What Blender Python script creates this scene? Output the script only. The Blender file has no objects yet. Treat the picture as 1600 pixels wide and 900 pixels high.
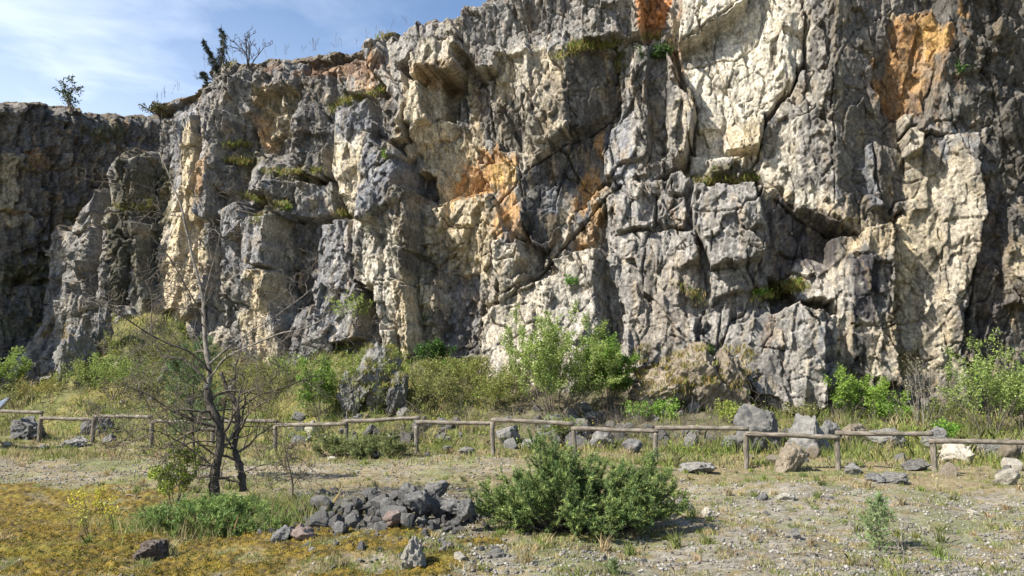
import bpy, math, random
import numpy as np
from math import radians, sin, cos, tan, pi

scene = bpy.context.scene
COL = scene.collection
# ------------------------------------------------------------------ camera
F = 1209.0
PITCH = radians(7.0)
CAM = np.array([0.0, 0.0, 1.6])
cd = bpy.data.cameras.new('camera')
cam = bpy.data.objects.new('camera', cd)
COL.objects.link(cam)
cam.location = CAM
cam.rotation_euler = (radians(90) + PITCH, 0, 0)
cd.sensor_width = 36
cd.lens = 36 * F / 1600
cd.clip_start = 0.1
cd.clip_end = 3000
scene.camera = cam
# ------------------------------------------------------------------ light
SUNV = np.array([-0.66, -0.33, 0.675]); SUNV /= np.linalg.norm(SUNV)
w = bpy.data.worlds.new('World'); scene.world = w
w.use_nodes = True
nt = w.node_tree; nt.nodes.clear()
out = nt.nodes.new('ShaderNodeOutputWorld')
bg = nt.nodes.new('ShaderNodeBackground'); bg.inputs['Strength'].default_value = 0.074
sky = nt.nodes.new('ShaderNodeTexSky'); sky.sky_type = 'NISHITA'; sky.sun_disc = False
sky.sun_elevation = math.asin(SUNV[2])
sky.sun_rotation = math.atan2(SUNV[0], SUNV[1])
sky.air_density = 1.0; sky.dust_density = 0.6; sky.ozone_density = 2.0; sky.altitude = 300
# thin cirrus in the sky, by direction
tc = nt.nodes.new('ShaderNodeTexCoord')
mp = nt.nodes.new('ShaderNodeMapping'); mp.inputs['Scale'].default_value = (2.2, 2.2, 9.0); mp.inputs['Rotation'].default_value = (0.0, 0.12, 0)
n1 = nt.nodes.new('ShaderNodeTexNoise'); n1.inputs['Scale'].default_value = 1.25; n1.inputs['Detail'].default_value = 7; n1.inputs['Roughness'].default_value = 0.55; n1.inputs['Distortion'].default_value = 0.5
rp = nt.nodes.new('ShaderNodeMapRange'); rp.inputs['From Min'].default_value = 0.40; rp.inputs['From Max'].default_value = 0.72; rp.inputs['To Max'].default_value = 0.48
# more cloud low on the left horizon
sx = nt.nodes.new('ShaderNodeSeparateXYZ')
hz = nt.nodes.new('ShaderNodeMapRange'); hz.inputs['From Min'].default_value = 0.50; hz.inputs['From Max'].default_value = 0.24; hz.inputs['To Min'].default_value = 0.0; hz.inputs['To Max'].default_value = 0.33
hx = nt.nodes.new('ShaderNodeMapRange'); hx.inputs['From Min'].default_value = -0.05; hx.inputs['From Max'].default_value = -0.5; hx.inputs['To Min'].default_value = 0.15; hx.inputs['To Max'].default_value = 1.0
ml = nt.nodes.new('ShaderNodeMath'); ml.operation = 'MULTIPLY'
ad = nt.nodes.new('ShaderNodeMath'); ad.operation = 'ADD'; ad.use_clamp = True
m2 = nt.nodes.new('ShaderNodeMath'); m2.operation = 'MULTIPLY'
mix = nt.nodes.new('ShaderNodeMixRGB'); mix.inputs['Color2'].default_value = (10.5, 11.0, 12.0, 1)
sat = nt.nodes.new('ShaderNodeHueSaturation'); sat.inputs['Saturation'].default_value = 1.05; sat.inputs['Value'].default_value = 1.2
L = nt.links
L.new(tc.outputs['Generated'], mp.inputs['Vector']); L.new(mp.outputs['Vector'], n1.inputs['Vector'])
L.new(n1.outputs['Fac'], rp.inputs['Value'])
L.new(tc.outputs['Generated'], sx.inputs[0]); L.new(sx.outputs['Z'], hz.inputs['Value']); L.new(sx.outputs['X'], hx.inputs['Value'])
L.new(rp.outputs['Result'], m2.inputs[0]); L.new(hx.outputs['Result'], m2.inputs[1])
L.new(hz.outputs['Result'], ml.inputs[0]); L.new(hx.outputs['Result'], ml.inputs[1])
L.new(m2.outputs[0], ad.inputs[0]); L.new(ml.outputs[0], ad.inputs[1])
L.new(sky.outputs['Color'], sat.inputs['Color']); L.new(sat.outputs['Color'], mix.inputs['Color1']); L.new(ad.outputs[0], mix.inputs['Fac'])
L.new(mix.outputs['Color'], bg.inputs['Color']); L.new(bg.outputs[0], out.inputs[0])

sd = bpy.data.lights.new('sun', 'SUN'); sun = bpy.data.objects.new('sun', sd); COL.objects.link(sun)
sd.energy = 5.0; sd.angle = radians(0.53); sd.color = (1.0, 0.94, 0.84)
from mathutils import Vector
sun.rotation_euler = Vector(SUNV).to_track_quat('Z', 'Y').to_euler()
sun.location = (-30, -15, 30)
vs = scene.view_settings
vs.view_transform = 'Standard'; vs.look = 'None'; vs.gamma = 1; vs.use_curve_mapping = False
vs.exposure = 1.2
scene.cycles.use_denoising = True
scene.cycles.max_bounces = 5; scene.cycles.diffuse_bounces = 3; scene.cycles.transparent_max_bounces = 4

# ------------------------------------------------------------------ maths helpers
def ray(u, v):
    x = (np.asarray(u, float) - 800) / F; y = (450 - np.asarray(v, float)) / F
    return np.stack(np.broadcast_arrays(x, cos(PITCH) - y * sin(PITCH), sin(PITCH) + y * cos(PITCH)), -1)
def P(u, v, Y):
    r = ray(u, v); return CAM + r * (Y / r[..., 1])[..., None]

def hsh(ix, iy, seed):
    ix = np.asarray(ix).astype(np.int64).astype(np.uint32); iy = np.asarray(iy).astype(np.int64).astype(np.uint32)
    h = ix * np.uint32(374761393) + iy * np.uint32(668265263) + np.uint32((seed * 2246822519) & 0xffffffff)
    h ^= h >> np.uint32(13); h *= np.uint32(1274126177); h ^= h >> np.uint32(16)
    h *= np.uint32(2654435761); h ^= h >> np.uint32(15)
    return h.astype(np.float64) / 4294967295.0
def pnoise(x, y, seed=0):
    x = np.asarray(x, float); y = np.asarray(y, float)
    x0 = np.floor(x); y0 = np.floor(y); fx = x - x0; fy = y - y0
    ux = fx * fx * fx * (fx * (fx * 6 - 15) + 10); uy = fy * fy * fy * (fy * (fy * 6 - 15) + 10)
    def g(ix, iy, dx, dy):
        a = hsh(ix, iy, seed) * 2 * pi
        return np.cos(a) * dx + np.sin(a) * dy
    a = g(x0, y0, fx, fy); b = g(x0 + 1, y0, fx - 1, fy); c = g(x0, y0 + 1, fx, fy - 1); d = g(x0 + 1, y0 + 1, fx - 1, fy - 1)
    return ((a * (1 - ux) + b * ux) * (1 - uy) + (c * (1 - ux) + d * ux) * uy) * 1.5
def fbm(x, y, seed=0, oct=4, gain=0.5, lac=2.03):
    s = 0; a = 1; t = 0
    for i in range(oct):
        s = s + a * pnoise(x, y, seed + i * 17); t += a; a *= gain; x = x * lac + 3.1; y = y * lac + 7.7
    return s / t
def ridged(x, y, seed=0, oct=4):
    s = 0; a = 1; t = 0
    for i in range(oct):
        s = s + a * (1 - np.abs(pnoise(x, y, seed + i * 13)) * 2); t += a; a *= 0.5; x = x * 2.1 + 1.7; y = y * 2.1 + 9.2
    return s / t
def cells(x, y, seed, block=False):
    ix = np.floor(x); iy = np.floor(y)
    f1 = np.full(x.shape, 9.0); f2 = f1.copy(); cx = np.zeros_like(f1); cy = cx.copy(); ci = cx.copy(); cj = cx.copy()
    for di in (-1, 0, 1):
        for dj in (-1, 0, 1):
            px = ix + di; py = iy + dj
            qx = px + 0.08 + 0.84 * hsh(px, py, seed); qy = py + 0.08 + 0.84 * hsh(px, py, seed + 91)
            d = (np.abs(x - qx) ** 5 + np.abs(y - qy) ** 5) ** 0.2 if block else np.hypot(x - qx, y - qy)
            m = d < f1
            f2 = np.where(m, f1, np.minimum(f2, d)); f1 = np.where(m, d, f1)
            cx = np.where(m, qx, cx); cy = np.where(m, qy, cy); ci = np.where(m, px, ci); cj = np.where(m, py, cj)
    return cx, cy, ci, cj, f1, f2
def sstep(a, b, x):
    t = np.clip((x - a) / (b - a), 0, 1); return t * t * (3 - 2 * t)
def facet(s, z, ss, sz, seed, amp, grad, skew=0.0, rot=0.0):
    cr, sr = cos(rot), sin(rot); s, z = s * cr + z * sr, z * cr - s * sr
    x = s / ss + skew * z / sz; y = z / sz
    cx, cy, ci, cj, f1, f2 = cells(x, y, seed, True)
    o = (hsh(ci, cj, seed + 5) - 0.5) * 2 * amp
    gx = (hsh(ci, cj, seed + 6) - 0.5) * 2 * grad; gy = (hsh(ci, cj, seed + 7) - 0.5) * 2 * grad
    return o + gx * (x - cx) * ss + gy * (y - cy) * sz, f2 - f1, hsh(ci, cj, seed + 8)
def sdpoly(px, py, poly):
    """signed distance, positive inside"""
    poly = np.asarray(poly, float); n = len(poly)
    d = np.full(px.shape, 1e9); ins = np.zeros(px.shape, bool)
    for i in range(n):
        ax, ay = poly[i]; bx, by = poly[(i + 1) % n]
        ex, ey = bx - ax, by - ay
        wx, wy = px - ax, py - ay
        t = np.clip((wx * ex + wy * ey) / (ex * ex + ey * ey + 1e-12), 0, 1)
        d = np.minimum(d, (wx - ex * t) ** 2 + (wy - ey * t) ** 2)
        c = ((ay > py) != (by > py)) & (px < ex * (py - ay) / (ey if abs(ey) > 1e-12 else 1e-12) + ax)
        ins ^= c
    return np.sqrt(d) * np.where(ins, 1, -1)
def sdline(px, py, pts):
    d = np.full(px.shape, 1e9)
    for (ax, ay), (bx, by) in zip(pts[:-1], pts[1:]):
        ex, ey = bx - ax, by - ay; wx, wy = px - ax, py - ay
        t = np.clip((wx * ex + wy * ey) / (ex * ex + ey * ey + 1e-12), 0, 1)
        d = np.minimum(d, (wx - ex * t) ** 2 + (wy - ey * t) ** 2)
    return np.sqrt(d)

# ------------------------------------------------------------------ mesh helpers
def link_mesh(name, verts, faces, mat, parent=None, smooth=False, colors=None, loc=None):
    """faces: list of int arrays (n,k) of any k; colors: (nverts,3) linear"""
    me = bpy.data.meshes.new(name)
    verts = np.asarray(verts, np.float32)
    if not isinstance(faces, list): faces = [faces]
    faces = [np.asarray(f, np.int32) for f in faces if len(f)]
    me.vertices.add(len(verts)); me.vertices.foreach_set('co', verts.ravel())
    nl = sum(f.size for f in faces); nf = sum(len(f) for f in faces)
    me.loops.add(nl); me.polygons.add(nf)
    me.loops.foreach_set('vertex_index', np.concatenate([f.ravel() for f in faces]))
    tot = np.concatenate([np.full(len(f), f.shape[1], np.int32) for f in faces])
    st = np.concatenate([[0], np.cumsum(tot)[:-1]]).astype(np.int32)
    me.polygons.foreach_set('loop_start', st); me.polygons.foreach_set('loop_total', tot)
    if smooth: me.polygons.foreach_set('use_smooth', np.ones(nf, bool))
    me.update(calc_edges=True)
    if colors is not None:
        ca = me.color_attributes.new('col', 'FLOAT_COLOR', 'POINT')
        c4 = np.ones((len(verts), 4), np.float32); colors = np.asarray(colors); c4[:, :colors.shape[1]] = colors
        ca.data.foreach_set('color', c4.ravel())
    me.materials.append(mat)
    o = bpy.data.objects.new(name, me); COL.objects.link(o)
    if parent is not None: o.parent = parent
    if loc is not None: o.location = loc
    return o
def tag(o, label=None, cat=None, group=None, kind=None):
    if label: o['label'] = label
    if cat: o['category'] = cat
    if group: o['group'] = group
    if kind: o['kind'] = kind
    return o
def empty(name, loc, label, cat, group=None):
    o = bpy.data.objects.new(name, None); COL.objects.link(o); o.location = loc; o.empty_display_size = 0.2
    return tag(o, label, cat, group)
def gridfaces(nr, nc):
    i = np.arange(nr - 1)[:, None] * nc + np.arange(nc - 1)[None, :]
    return np.stack([i, i + 1, i + nc + 1, i + nc], -1).reshape(-1, 4)
class MB:
    def __init__(s): s.v = []; s.f = []; s.c = []; s.n = 0
    def add(s, v, f, c=None):
        v = np.asarray(v, float); s.v.append(v)
        for q in (f if isinstance(f, list) else [f]): s.f.append(np.asarray(q, int) + s.n)
        s.n += len(v)
        if c is not None: s.c.append(np.broadcast_to(np.asarray(c, float), (len(v), 3)))
    def tube(s, pts, rad, sides=6, c=None, cap=True):
        pts = np.asarray(pts, float); n = len(pts); rad = np.broadcast_to(np.asarray(rad, float), (n,))
        t = np.gradient(pts, axis=0); t /= np.linalg.norm(t, axis=1)[:, None] + 1e-12
        up = np.array([0.3, 0.9, 0.1]) if abs(t[0][2]) > 0.7 else np.array([0.05, 0.1, 1.0])
        a = np.cross(t, up); a /= np.linalg.norm(a, axis=1)[:, None] + 1e-12
        b = np.cross(t, a)
        th = np.arange(sides) * 2 * pi / sides
        v = pts[:, None] + rad[:, None, None] * (np.cos(th)[None, :, None] * a[:, None] + np.sin(th)[None, :, None] * b[:, None])
        v = v.reshape(-1, 3)
        i = np.arange(n - 1)[:, None] * sides + np.arange(sides)[None, :]; j = np.arange(n - 1)[:, None] * sides + (np.arange(sides)[None, :] + 1) % sides
        f = np.stack([i, j, j + sides, i + sides], -1).reshape(-1, 4)
        fs = [f]
        if cap: fs += [np.arange(sides)[::-1][None, :], (np.arange(sides) + (n - 1) * sides)[None, :]]
        s.add(v, fs, c)
    def build(s, name, mat, parent=None, smooth=False, origin=None):
        if not s.v: return None
        v = np.concatenate(s.v)
        if origin is not None: v = v - np.asarray(origin)
        by = {}
        for q in s.f: by.setdefault(q.shape[1], []).append(q)
        return link_mesh(name, v, [np.concatenate(q) for q in by.values()], mat, parent, smooth, np.concatenate(s.c) if s.c else None, None)

# ------------------------------------------------------------------ materials
def newmat(name):
    m = bpy.data.materials.new(name); m.use_nodes = True
    t = m.node_tree; b = t.nodes['Principled BSDF']; b.inputs['Roughness'].default_value = 0.9
    b.inputs['Specular IOR Level'].default_value = 0.25
    return m, t, b
def noise_node(t, scale, detail=6, rough=0.6, vec=None, sx=(1, 1, 1), dist=0.0):
    n = t.nodes.new('ShaderNodeTexNoise'); n.inputs['Scale'].default_value = scale; n.inputs['Detail'].default_value = detail
    n.inputs['Roughness'].default_value = rough; n.inputs['Distortion'].default_value = dist
    c = t.nodes.new('ShaderNodeTexCoord'); m = t.nodes.new('ShaderNodeMapping'); m.inputs['Scale'].default_value = sx
    t.links.new(c.outputs['Object'], m.inputs[0]); t.links.new(m.outputs[0], n.inputs['Vector'])
    return n.outputs['Fac']
def maprange(t, src, a, b, c, d):
    n = t.nodes.new('ShaderNodeMapRange'); n.inputs['From Min'].default_value = a; n.inputs['From Max'].default_value = b
    n.inputs['To Min'].default_value = c; n.inputs['To Max'].default_value = d; t.links.new(src, n.inputs['Value']); return n.outputs['Result']
def mixrgb(t, a, b, fac, mode='MIX'):
    n = t.nodes.new('ShaderNodeMixRGB'); n.blend_type = mode
    for s, k in ((a, 'Color1'), (b, 'Color2')):
        if isinstance(s, tuple): n.inputs[k].default_value = (*s, 1) if len(s) == 3 else s
        else: t.links.new(s, n.inputs[k])
    if isinstance(fac, (int, float)): n.inputs['Fac'].default_value = fac
    else: t.links.new(fac, n.inputs['Fac'])
    return n.outputs['Color']
def bump(t, b, src, strength, dist):
    n = t.nodes.new('ShaderNodeBump'); n.inputs['Strength'].default_value = strength; n.inputs['Distance'].default_value = dist
    t.links.new(src, n.inputs['Height']); t.links.new(n.outputs[0], b.inputs['Normal'])
def grey(t, src):
    n = t.nodes.new('ShaderNodeCombineColor')
    for k in range(3): t.links.new(src, n.inputs[k])
    return n.outputs[0]

# cliff rock: geology and some painted shade from the vertex colours, lichen speckle and pitting from noise
M_cliff, t, b = newmat('cliff_rock')
at = t.nodes.new('ShaderNodeAttribute'); at.attribute_name = 'col'
sp = noise_node(t, 9, 8, 0.75)
s2 = noise_node(t, 2.6, 8, 0.72, sx=(1.5, 1.5, 0.7))
pit = noise_node(t, 26, 4, 0.8)
c = mixrgb(t, at.outputs['Color'], grey(t, maprange(t, sp, 0.30, 0.70, 0.25, 1.75)), 1.0, 'MULTIPLY')
c = mixrgb(t, c, grey(t, maprange(t, s2, 0.33, 0.67, 0.5, 1.35)), 1.0, 'MULTIPLY')
lich = maprange(t, pit, 0.57, 0.66, 0, 0.9)
c = mixrgb(t, c, (2.1, 2.1, 2.0), lich, 'MULTIPLY')
dk = maprange(t, pit, 0.42, 0.32, 0, 0.65)
c = mixrgb(t, c, (0.035, 0.032, 0.03), dk)
t.links.new(c, b.inputs['Base Color'])
bh = noise_node(t, 20, 10, 0.85, sx=(1.5, 1.5, 0.75))
def vor(t, scale, sx=(1, 1, 1), dist=0.0):
    n = t.nodes.new('ShaderNodeTexVoronoi'); n.inputs['Scale'].default_value = scale; n.feature = 'F1'
    c = t.nodes.new('ShaderNodeTexCoord'); m = t.nodes.new('ShaderNodeMapping'); m.inputs['Scale'].default_value = sx; m.inputs['Rotation'].default_value = (0.2, 0.4, 0.3)
    t.links.new(c.outputs['Object'], m.inputs[0]); t.links.new(m.outputs[0], n.inputs['Vector']); return n.outputs['Distance']
def addn(t, a, b_, ka, kb):
    m1 = t.nodes.new('ShaderNodeMath'); m1.operation = 'MULTIPLY'; t.links.new(a, m1.inputs[0]); m1.inputs[1].default_value = ka
    m2_ = t.nodes.new('ShaderNodeMath'); m2_.operation = 'MULTIPLY_ADD'; t.links.new(b_, m2_.inputs[0]); m2_.inputs[1].default_value = kb; t.links.new(m1.outputs[0], m2_.inputs[2]); return m2_.outputs[0]
hh = addn(t, bh, noise_node(t, 5, 6, 0.7, sx=(2.2, 2.2, 0.4)), 1.0, 0.7)
mm = t.nodes.new('ShaderNodeMath'); mm.operation = 'MULTIPLY'; t.links.new(hh, mm.inputs[0]); t.links.new(at.outputs['Alpha'], mm.inputs[1])
bump(t, b, mm.outputs[0], 1.0, 0.075)

M_ground, t, b = newmat('ground_soil')
at = t.nodes.new('ShaderNodeAttribute'); at.attribute_name = 'col'
c = mixrgb(t, at.outputs['Color'], grey(t, maprange(t, noise_node(t, 22, 6, 0.75), 0.3, 0.7, 0.5, 1.5)), 1.0, 'MULTIPLY')
c = mixrgb(t, c, grey(t, maprange(t, noise_node(t, 2.3, 5, 0.6), 0.3, 0.7, 0.75, 1.25)), 1.0, 'MULTIPLY')
t.links.new(c, b.inputs['Base Color'])
bump(t, b, noise_node(t, 30, 8, 0.75), 1.0, 0.03)

def rockmat(name, c1, c2, c3, speck=0.5):
    m, t, b = newmat(name)
    a = noise_node(t, 5, 8, 0.75); q = noise_node(t, 22, 8, 0.8)
    oi = t.nodes.new('ShaderNodeObjectInfo')
    c = mixrgb(t, c1, c2, maprange(t, a, 0.38, 0.62, 0, 1))
    c = mixrgb(t, c, c3, maprange(t, q, 0.54, 0.66, 0, speck))
    c = mixrgb(t, c, grey(t, maprange(t, oi.outputs['Random'], 0, 1, 0.75, 1.3)), 1.0, 'MULTIPLY')
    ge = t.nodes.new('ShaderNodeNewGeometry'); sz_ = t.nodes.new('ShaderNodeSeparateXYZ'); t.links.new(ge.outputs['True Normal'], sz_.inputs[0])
    c = mixrgb(t, c, (0.36, 0.34, 0.30), maprange(t, addn(t, sz_.outputs['Z'], q, 0.6, 1.0), 0.85, 1.15, 0, 0.45))   # highlights painted in: upper faces mixed paler
    t.links.new(c, b.inputs['Base Color']); bump(t, b, noise_node(t, 14, 10, 0.8), 1.0, 0.08)
    return m
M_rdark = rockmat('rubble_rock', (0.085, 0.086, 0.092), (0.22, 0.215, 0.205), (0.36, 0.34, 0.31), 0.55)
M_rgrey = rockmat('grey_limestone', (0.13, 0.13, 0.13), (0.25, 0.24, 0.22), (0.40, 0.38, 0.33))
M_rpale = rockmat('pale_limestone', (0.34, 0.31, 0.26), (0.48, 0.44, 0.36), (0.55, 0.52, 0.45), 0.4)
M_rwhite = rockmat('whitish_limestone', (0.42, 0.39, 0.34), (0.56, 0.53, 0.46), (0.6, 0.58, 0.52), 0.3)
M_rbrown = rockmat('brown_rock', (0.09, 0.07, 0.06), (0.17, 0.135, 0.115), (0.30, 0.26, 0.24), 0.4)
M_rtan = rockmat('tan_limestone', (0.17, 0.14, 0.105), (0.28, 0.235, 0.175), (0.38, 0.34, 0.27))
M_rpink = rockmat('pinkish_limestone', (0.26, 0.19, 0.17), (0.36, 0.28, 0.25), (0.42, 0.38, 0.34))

def attrmat(name, trans=0.3, rough=0.7):
    m, t, b = newmat(name); b.inputs['Roughness'].default_value = rough
    at = t.nodes.new('ShaderNodeAttribute'); at.attribute_name = 'col'
    t.links.new(at.outputs['Color'], b.inputs['Base Color'])
    if trans > 0:
        tr = t.nodes.new('ShaderNodeBsdfTranslucent'); mx = t.nodes.new('ShaderNodeMixShader'); mx.inputs[0].default_value = trans
        hs = t.nodes.new('ShaderNodeHueSaturation'); hs.inputs['Value'].default_value = 1.3; t.links.new(at.outputs['Color'], hs.inputs['Color'])
        t.links.new(hs.outputs[0], tr.inputs['Color'])
        o = t.nodes['Material Output']; t.links.new(b.outputs[0], mx.inputs[1]); t.links.new(tr.outputs[0], mx.inputs[2]); t.links.new(mx.outputs[0], o.inputs[0])
    return m
M_leaf = attrmat('leaf', 0.35, 0.6); M_needle = attrmat('needle', 0.15, 0.6); M_grass = attrmat('grass_blade', 0.3, 0.8)
M_stone = attrmat('gravel_stone', 0.0, 0.9)
def barkmat(name, c1, c2):
    m, t, b = newmat(name); q = noise_node(t, 25, 5, 0.7, sx=(1, 1, 0.35))
    t.links.new(mixrgb(t, c1, c2, maprange(t, q, 0.38, 0.62, 0, 1)), b.inputs['Base Color']); bump(t, b, q, 0.8, 0.02); return m
M_barkd = barkmat('dark_bark', (0.03, 0.026, 0.022), (0.10, 0.085, 0.07))
M_barkg = barkmat('grey_bark', (0.09, 0.08, 0.07), (0.25, 0.225, 0.19))
M_twig = barkmat('twig_bark', (0.055, 0.045, 0.037), (0.17, 0.145, 0.115))
# weathered fence wood: grain runs along each rail
M_wood, t, b = newmat('weathered_wood')
q = noise_node(t, 30, 6, 0.75, sx=(0.12, 1, 1)); q2 = noise_node(t, 5, 5, 0.7)
c = mixrgb(t, (0.05, 0.038, 0.028), (0.29, 0.255, 0.21), maprange(t, q, 0.35, 0.65, 0, 1))
c = mixrgb(t, c, (0.08, 0.075, 0.055), maprange(t, q2, 0.48, 0.62, 0, 0.7))
t.links.new(c, b.inputs['Base Color']); bump(t, b, q, 0.9, 0.02)
# ------------------------------------------------------------------ cliffs
W_ = (0.50, 0.46, 0.38); C_ = (0.48, 0.395, 0.26); G_ = (0.245, 0.232, 0.215); GD = (0.085, 0.078, 0.072); GB = (0.17, 0.178, 0.20)
O_ = (0.46, 0.245, 0.08); R_ = (0.22, 0.135, 0.085); BK = (0.045, 0.043, 0.043); MO = (0.20, 0.15, 0.035); CG = (0.38, 0.34, 0.275); GN = (0.09, 0.10, 0.03)
BR = (0.17, 0.125, 0.08)

class Cliff:
    def __init__(s, O, T, s0, s1, z0, z1, step, seed, top):
        s.O = np.array([O[0], O[1], 0.0]); T = np.array([T[0], T[1], 0.0]); s.T = T / np.linalg.norm(T)
        s.N = np.array([s.T[1], -s.T[0], 0.0])
        s.ss = np.arange(s0, s1, step); s.zz = np.arange(z0, z1, step); s.step = step; s.seed = seed
        s.S, s.Z = np.meshgrid(s.ss, s.zz)
        # domain warp makes every authored edge ragged
        k = seed * 3
        wa = fbm(s.S * 0.9, s.Z * 0.5, k + 1, 4) * 0.16; wb = fbm(s.S * 0.7, s.Z * 0.7, k + 3, 4) * 0.16
        _, _, ha = facet(s.S + wa, s.Z + wb, 0.40, 1.3, k + 5, 0, 0, 0.05, 0.08); _, _, hb = facet(s.S, s.Z, 0.18, 0.5, k + 6, 0, 0, -0.05, -0.1)
        wa += (ha - 0.5) * 0.15 + (hb - 0.5) * 0.06; wb += (ha * 7 % 1 - 0.5) * 0.15 + (hb * 7 % 1 - 0.5) * 0.05
        s.wS = s.S + wa; s.wZ = s.Z + wb
        s.D = np.zeros_like(s.S)
        tp = np.array([s.sz(u, v, 1.0 if len(top) > 12 else 0.0) for u, v in top])
        s.ztop = np.interp(s.ss, tp[:, 0], tp[:, 1]) + fbm(s.ss * 1.1, s.ss * 0, k + 9, 5) * 0.22
    def sz(s, u, v, d=0.0):
        r = ray(u, v); t = (np.dot(s.O - CAM, s.N) + d) / np.dot(r, s.N); p = CAM + r * t
        return np.dot(p - s.O, s.T), p[2]
    def poly(s, pts, d, sx=0.0, sz=0.0, soft=0.045, an=None):
        q = np.array([s.sz(u, v, d) for u, v in pts]); c = q.mean(0) if an is None else np.array(s.sz(*an, d))
        i0, i1, j0, j1 = s.box(q, 0.8)
        S = s.wS[i0:i1, j0:j1]; Z = s.wZ[i0:i1, j0:j1]
        if S.size == 0: return
        w = sstep(-soft, soft, sdpoly(S, Z, q))
        v = d + sx * (s.S[i0:i1, j0:j1] - c[0]) + sz * (s.Z[i0:i1, j0:j1] - c[1])
        s.D[i0:i1, j0:j1] = s.D[i0:i1, j0:j1] * (1 - w) + v * w
    def box(s, q, m):
        i0 = max(0, int((q[:, 1].min() - m - s.zz[0]) / s.step)); i1 = max(0, int((q[:, 1].max() + m - s.zz[0]) / s.step))
        j0 = max(0, int((q[:, 0].min() - m - s.ss[0]) / s.step)); j1 = max(0, int((q[:, 0].max() + m - s.ss[0]) / s.step))
        return i0, i1, j0, j1
    def crack(s, pts, depth=0.35, wd=0.06, d=1.3):
        q = np.array([s.sz(u, v, d) for u, v in pts]); i0, i1, j0, j1 = s.box(q, 0.8)
        S = s.S[i0:i1, j0:j1] * 0.6 + s.wS[i0:i1, j0:j1] * 0.4; Z = s.Z[i0:i1, j0:j1] * 0.6 + s.wZ[i0:i1, j0:j1] * 0.4
        if S.size == 0: return
        n = 0.6 + 0.8 * np.abs(pnoise(S * 1.5, Z * 1.5, 77))
        dd = sdline(S, Z, q)
        dd = dd + 0.03 * pnoise(S * 7, Z * 7, 15); s.D[i0:i1, j0:j1] -= depth * (1 - sstep(wd * 0.4 * n, wd * 1.5 * n, dd)) * (0.35 + 0.65 * sstep(-0.2, 0.1, pnoise(S * 2.1, Z * 2.1, 16)))
    def detail(s, rough):
        k = s.seed * 7; S, Z = s.S, s.Z
        a = S + (s.wS - S) * 0.7; b = Z + (s.wZ - Z) * 0.7
        w1 = fbm(S * 0.8, Z * 0.5, k + 9, 3) * 0.2; a = S + w1; b = Z + w1
        f1, e1, h1 = facet(a, b, 1.3, 3.0, k + 1, 0.09, 0.16, 0.05, 0.08)
        f2, e2, h2 = facet(a, b, 0.50, 1.5, k + 2, 0.06, 0.42, -0.05, -0.06)
        fd, ed, hd = facet(a, b, 0.50, 1.7, k + 12, 0.07, 0.35, 0.0, -0.70)
        dz = sstep(0.05, 0.3, fbm(S * 0.35, Z * 0.35, k + 13, 2)); f2 = f2 * (1 - dz) + fd * dz; e2 = e2 * (1 - dz) + ed * dz
        f3, e3, h3 = facet(a, b, 0.22, 0.60, k + 3, 0.028, 0.50, 0.05, 0.15)
        f4, e4, h4 = facet(S, Z, 0.10, 0.22, k + 4, 0.010, 0.40, -0.1, -0.2)
        r = rough
        cm = sstep(-0.1, 0.25, fbm(S * 0.5, Z * 0.4, k + 5, 3))
        s.D += f1 + f2 * (0.15 + 0.75 * r) + f3 * (1.15 * r - 0.15) + f4 * r
        s.D -= 0.22 * (1 - sstep(0.0, 0.035, e1)) * cm
        s.D -= 0.08 * (1 - sstep(0.0, 0.06, e2)) * cm
        s.D -= 0.02 * (1 - sstep(0.0, 0.08, e3)) * r * cm
        s.D += (ridged(S * 2.6, Z * 0.6, k + 6, 5) - 0.5) * 0.04 * r
        s.D += fbm(S * 7, Z * 5, k + 7, 3) * 0.012 * r; s.joints(r); s.rough = r
        s.h1, s.h2, s.h3, s.e1, s.e2 = h1, h2, h3, e1, e2
    def joints(s, r):
        """thin straight joints: a steep set, a slanting set and short level ones"""
        rg = np.random.default_rng(s.seed); w_, h_ = s.ss[-1] - s.ss[0], s.zz[-1] - s.zz[0]
        for kind, n, lo, hi in (('v', 110, 1.0, 5.0), ('d', 60, 1.0, 4.0), ('e', 40, 0.8, 2.5), ('h', 90, 0.3, 1.6), ('v', 330, 0.25, 1.0), ('d', 200, 0.2, 0.9), ('h', 330, 0.15, 0.7)):
            for _ in range(n):
                x, z = s.ss[0] + w_ * rg.uniform(), s.zz[0] + h_ * rg.uniform(); L_ = rg.uniform(lo, hi)
                a = {'v': pi / 2 + rg.normal(0, 0.10), 'd': 0.85 + rg.normal(0, 0.12), 'e': 2.2 + rg.normal(0, 0.15), 'h': rg.normal(0, 0.18)}[kind]
                m = int(L_ / 0.22) + 2; q = [(x, z)]
                for i in range(m):
                    aa = a + rg.choice([-0.5, 0.5, 0, 0]) * rg.uniform(0.3, 1.4); q.append((q[-1][0] + cos(aa) * 0.22, q[-1][1] + sin(aa) * 0.22))
                q = np.array(q); i0, i1, j0, j1 = s.box(q, 0.25); S = s.S[i0:i1, j0:j1]; Z = s.Z[i0:i1, j0:j1]
                if S.size == 0: continue
                wd = rg.uniform(0.014, 0.034); dd = sdline(S, Z, q.tolist()) + 0.02 * pnoise(S * 9, Z * 9, 3)
                s.D[i0:i1, j0:j1] -= rg.uniform(0.04, 0.16) * (0.6 if hi <= 1.0 else 1.0) * (1 - sstep(wd * 0.3, wd * 1.3, dd)) * sstep(-0.25, 0.1, pnoise(S * 1.7 + x, Z * 1.7, 5))
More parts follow.
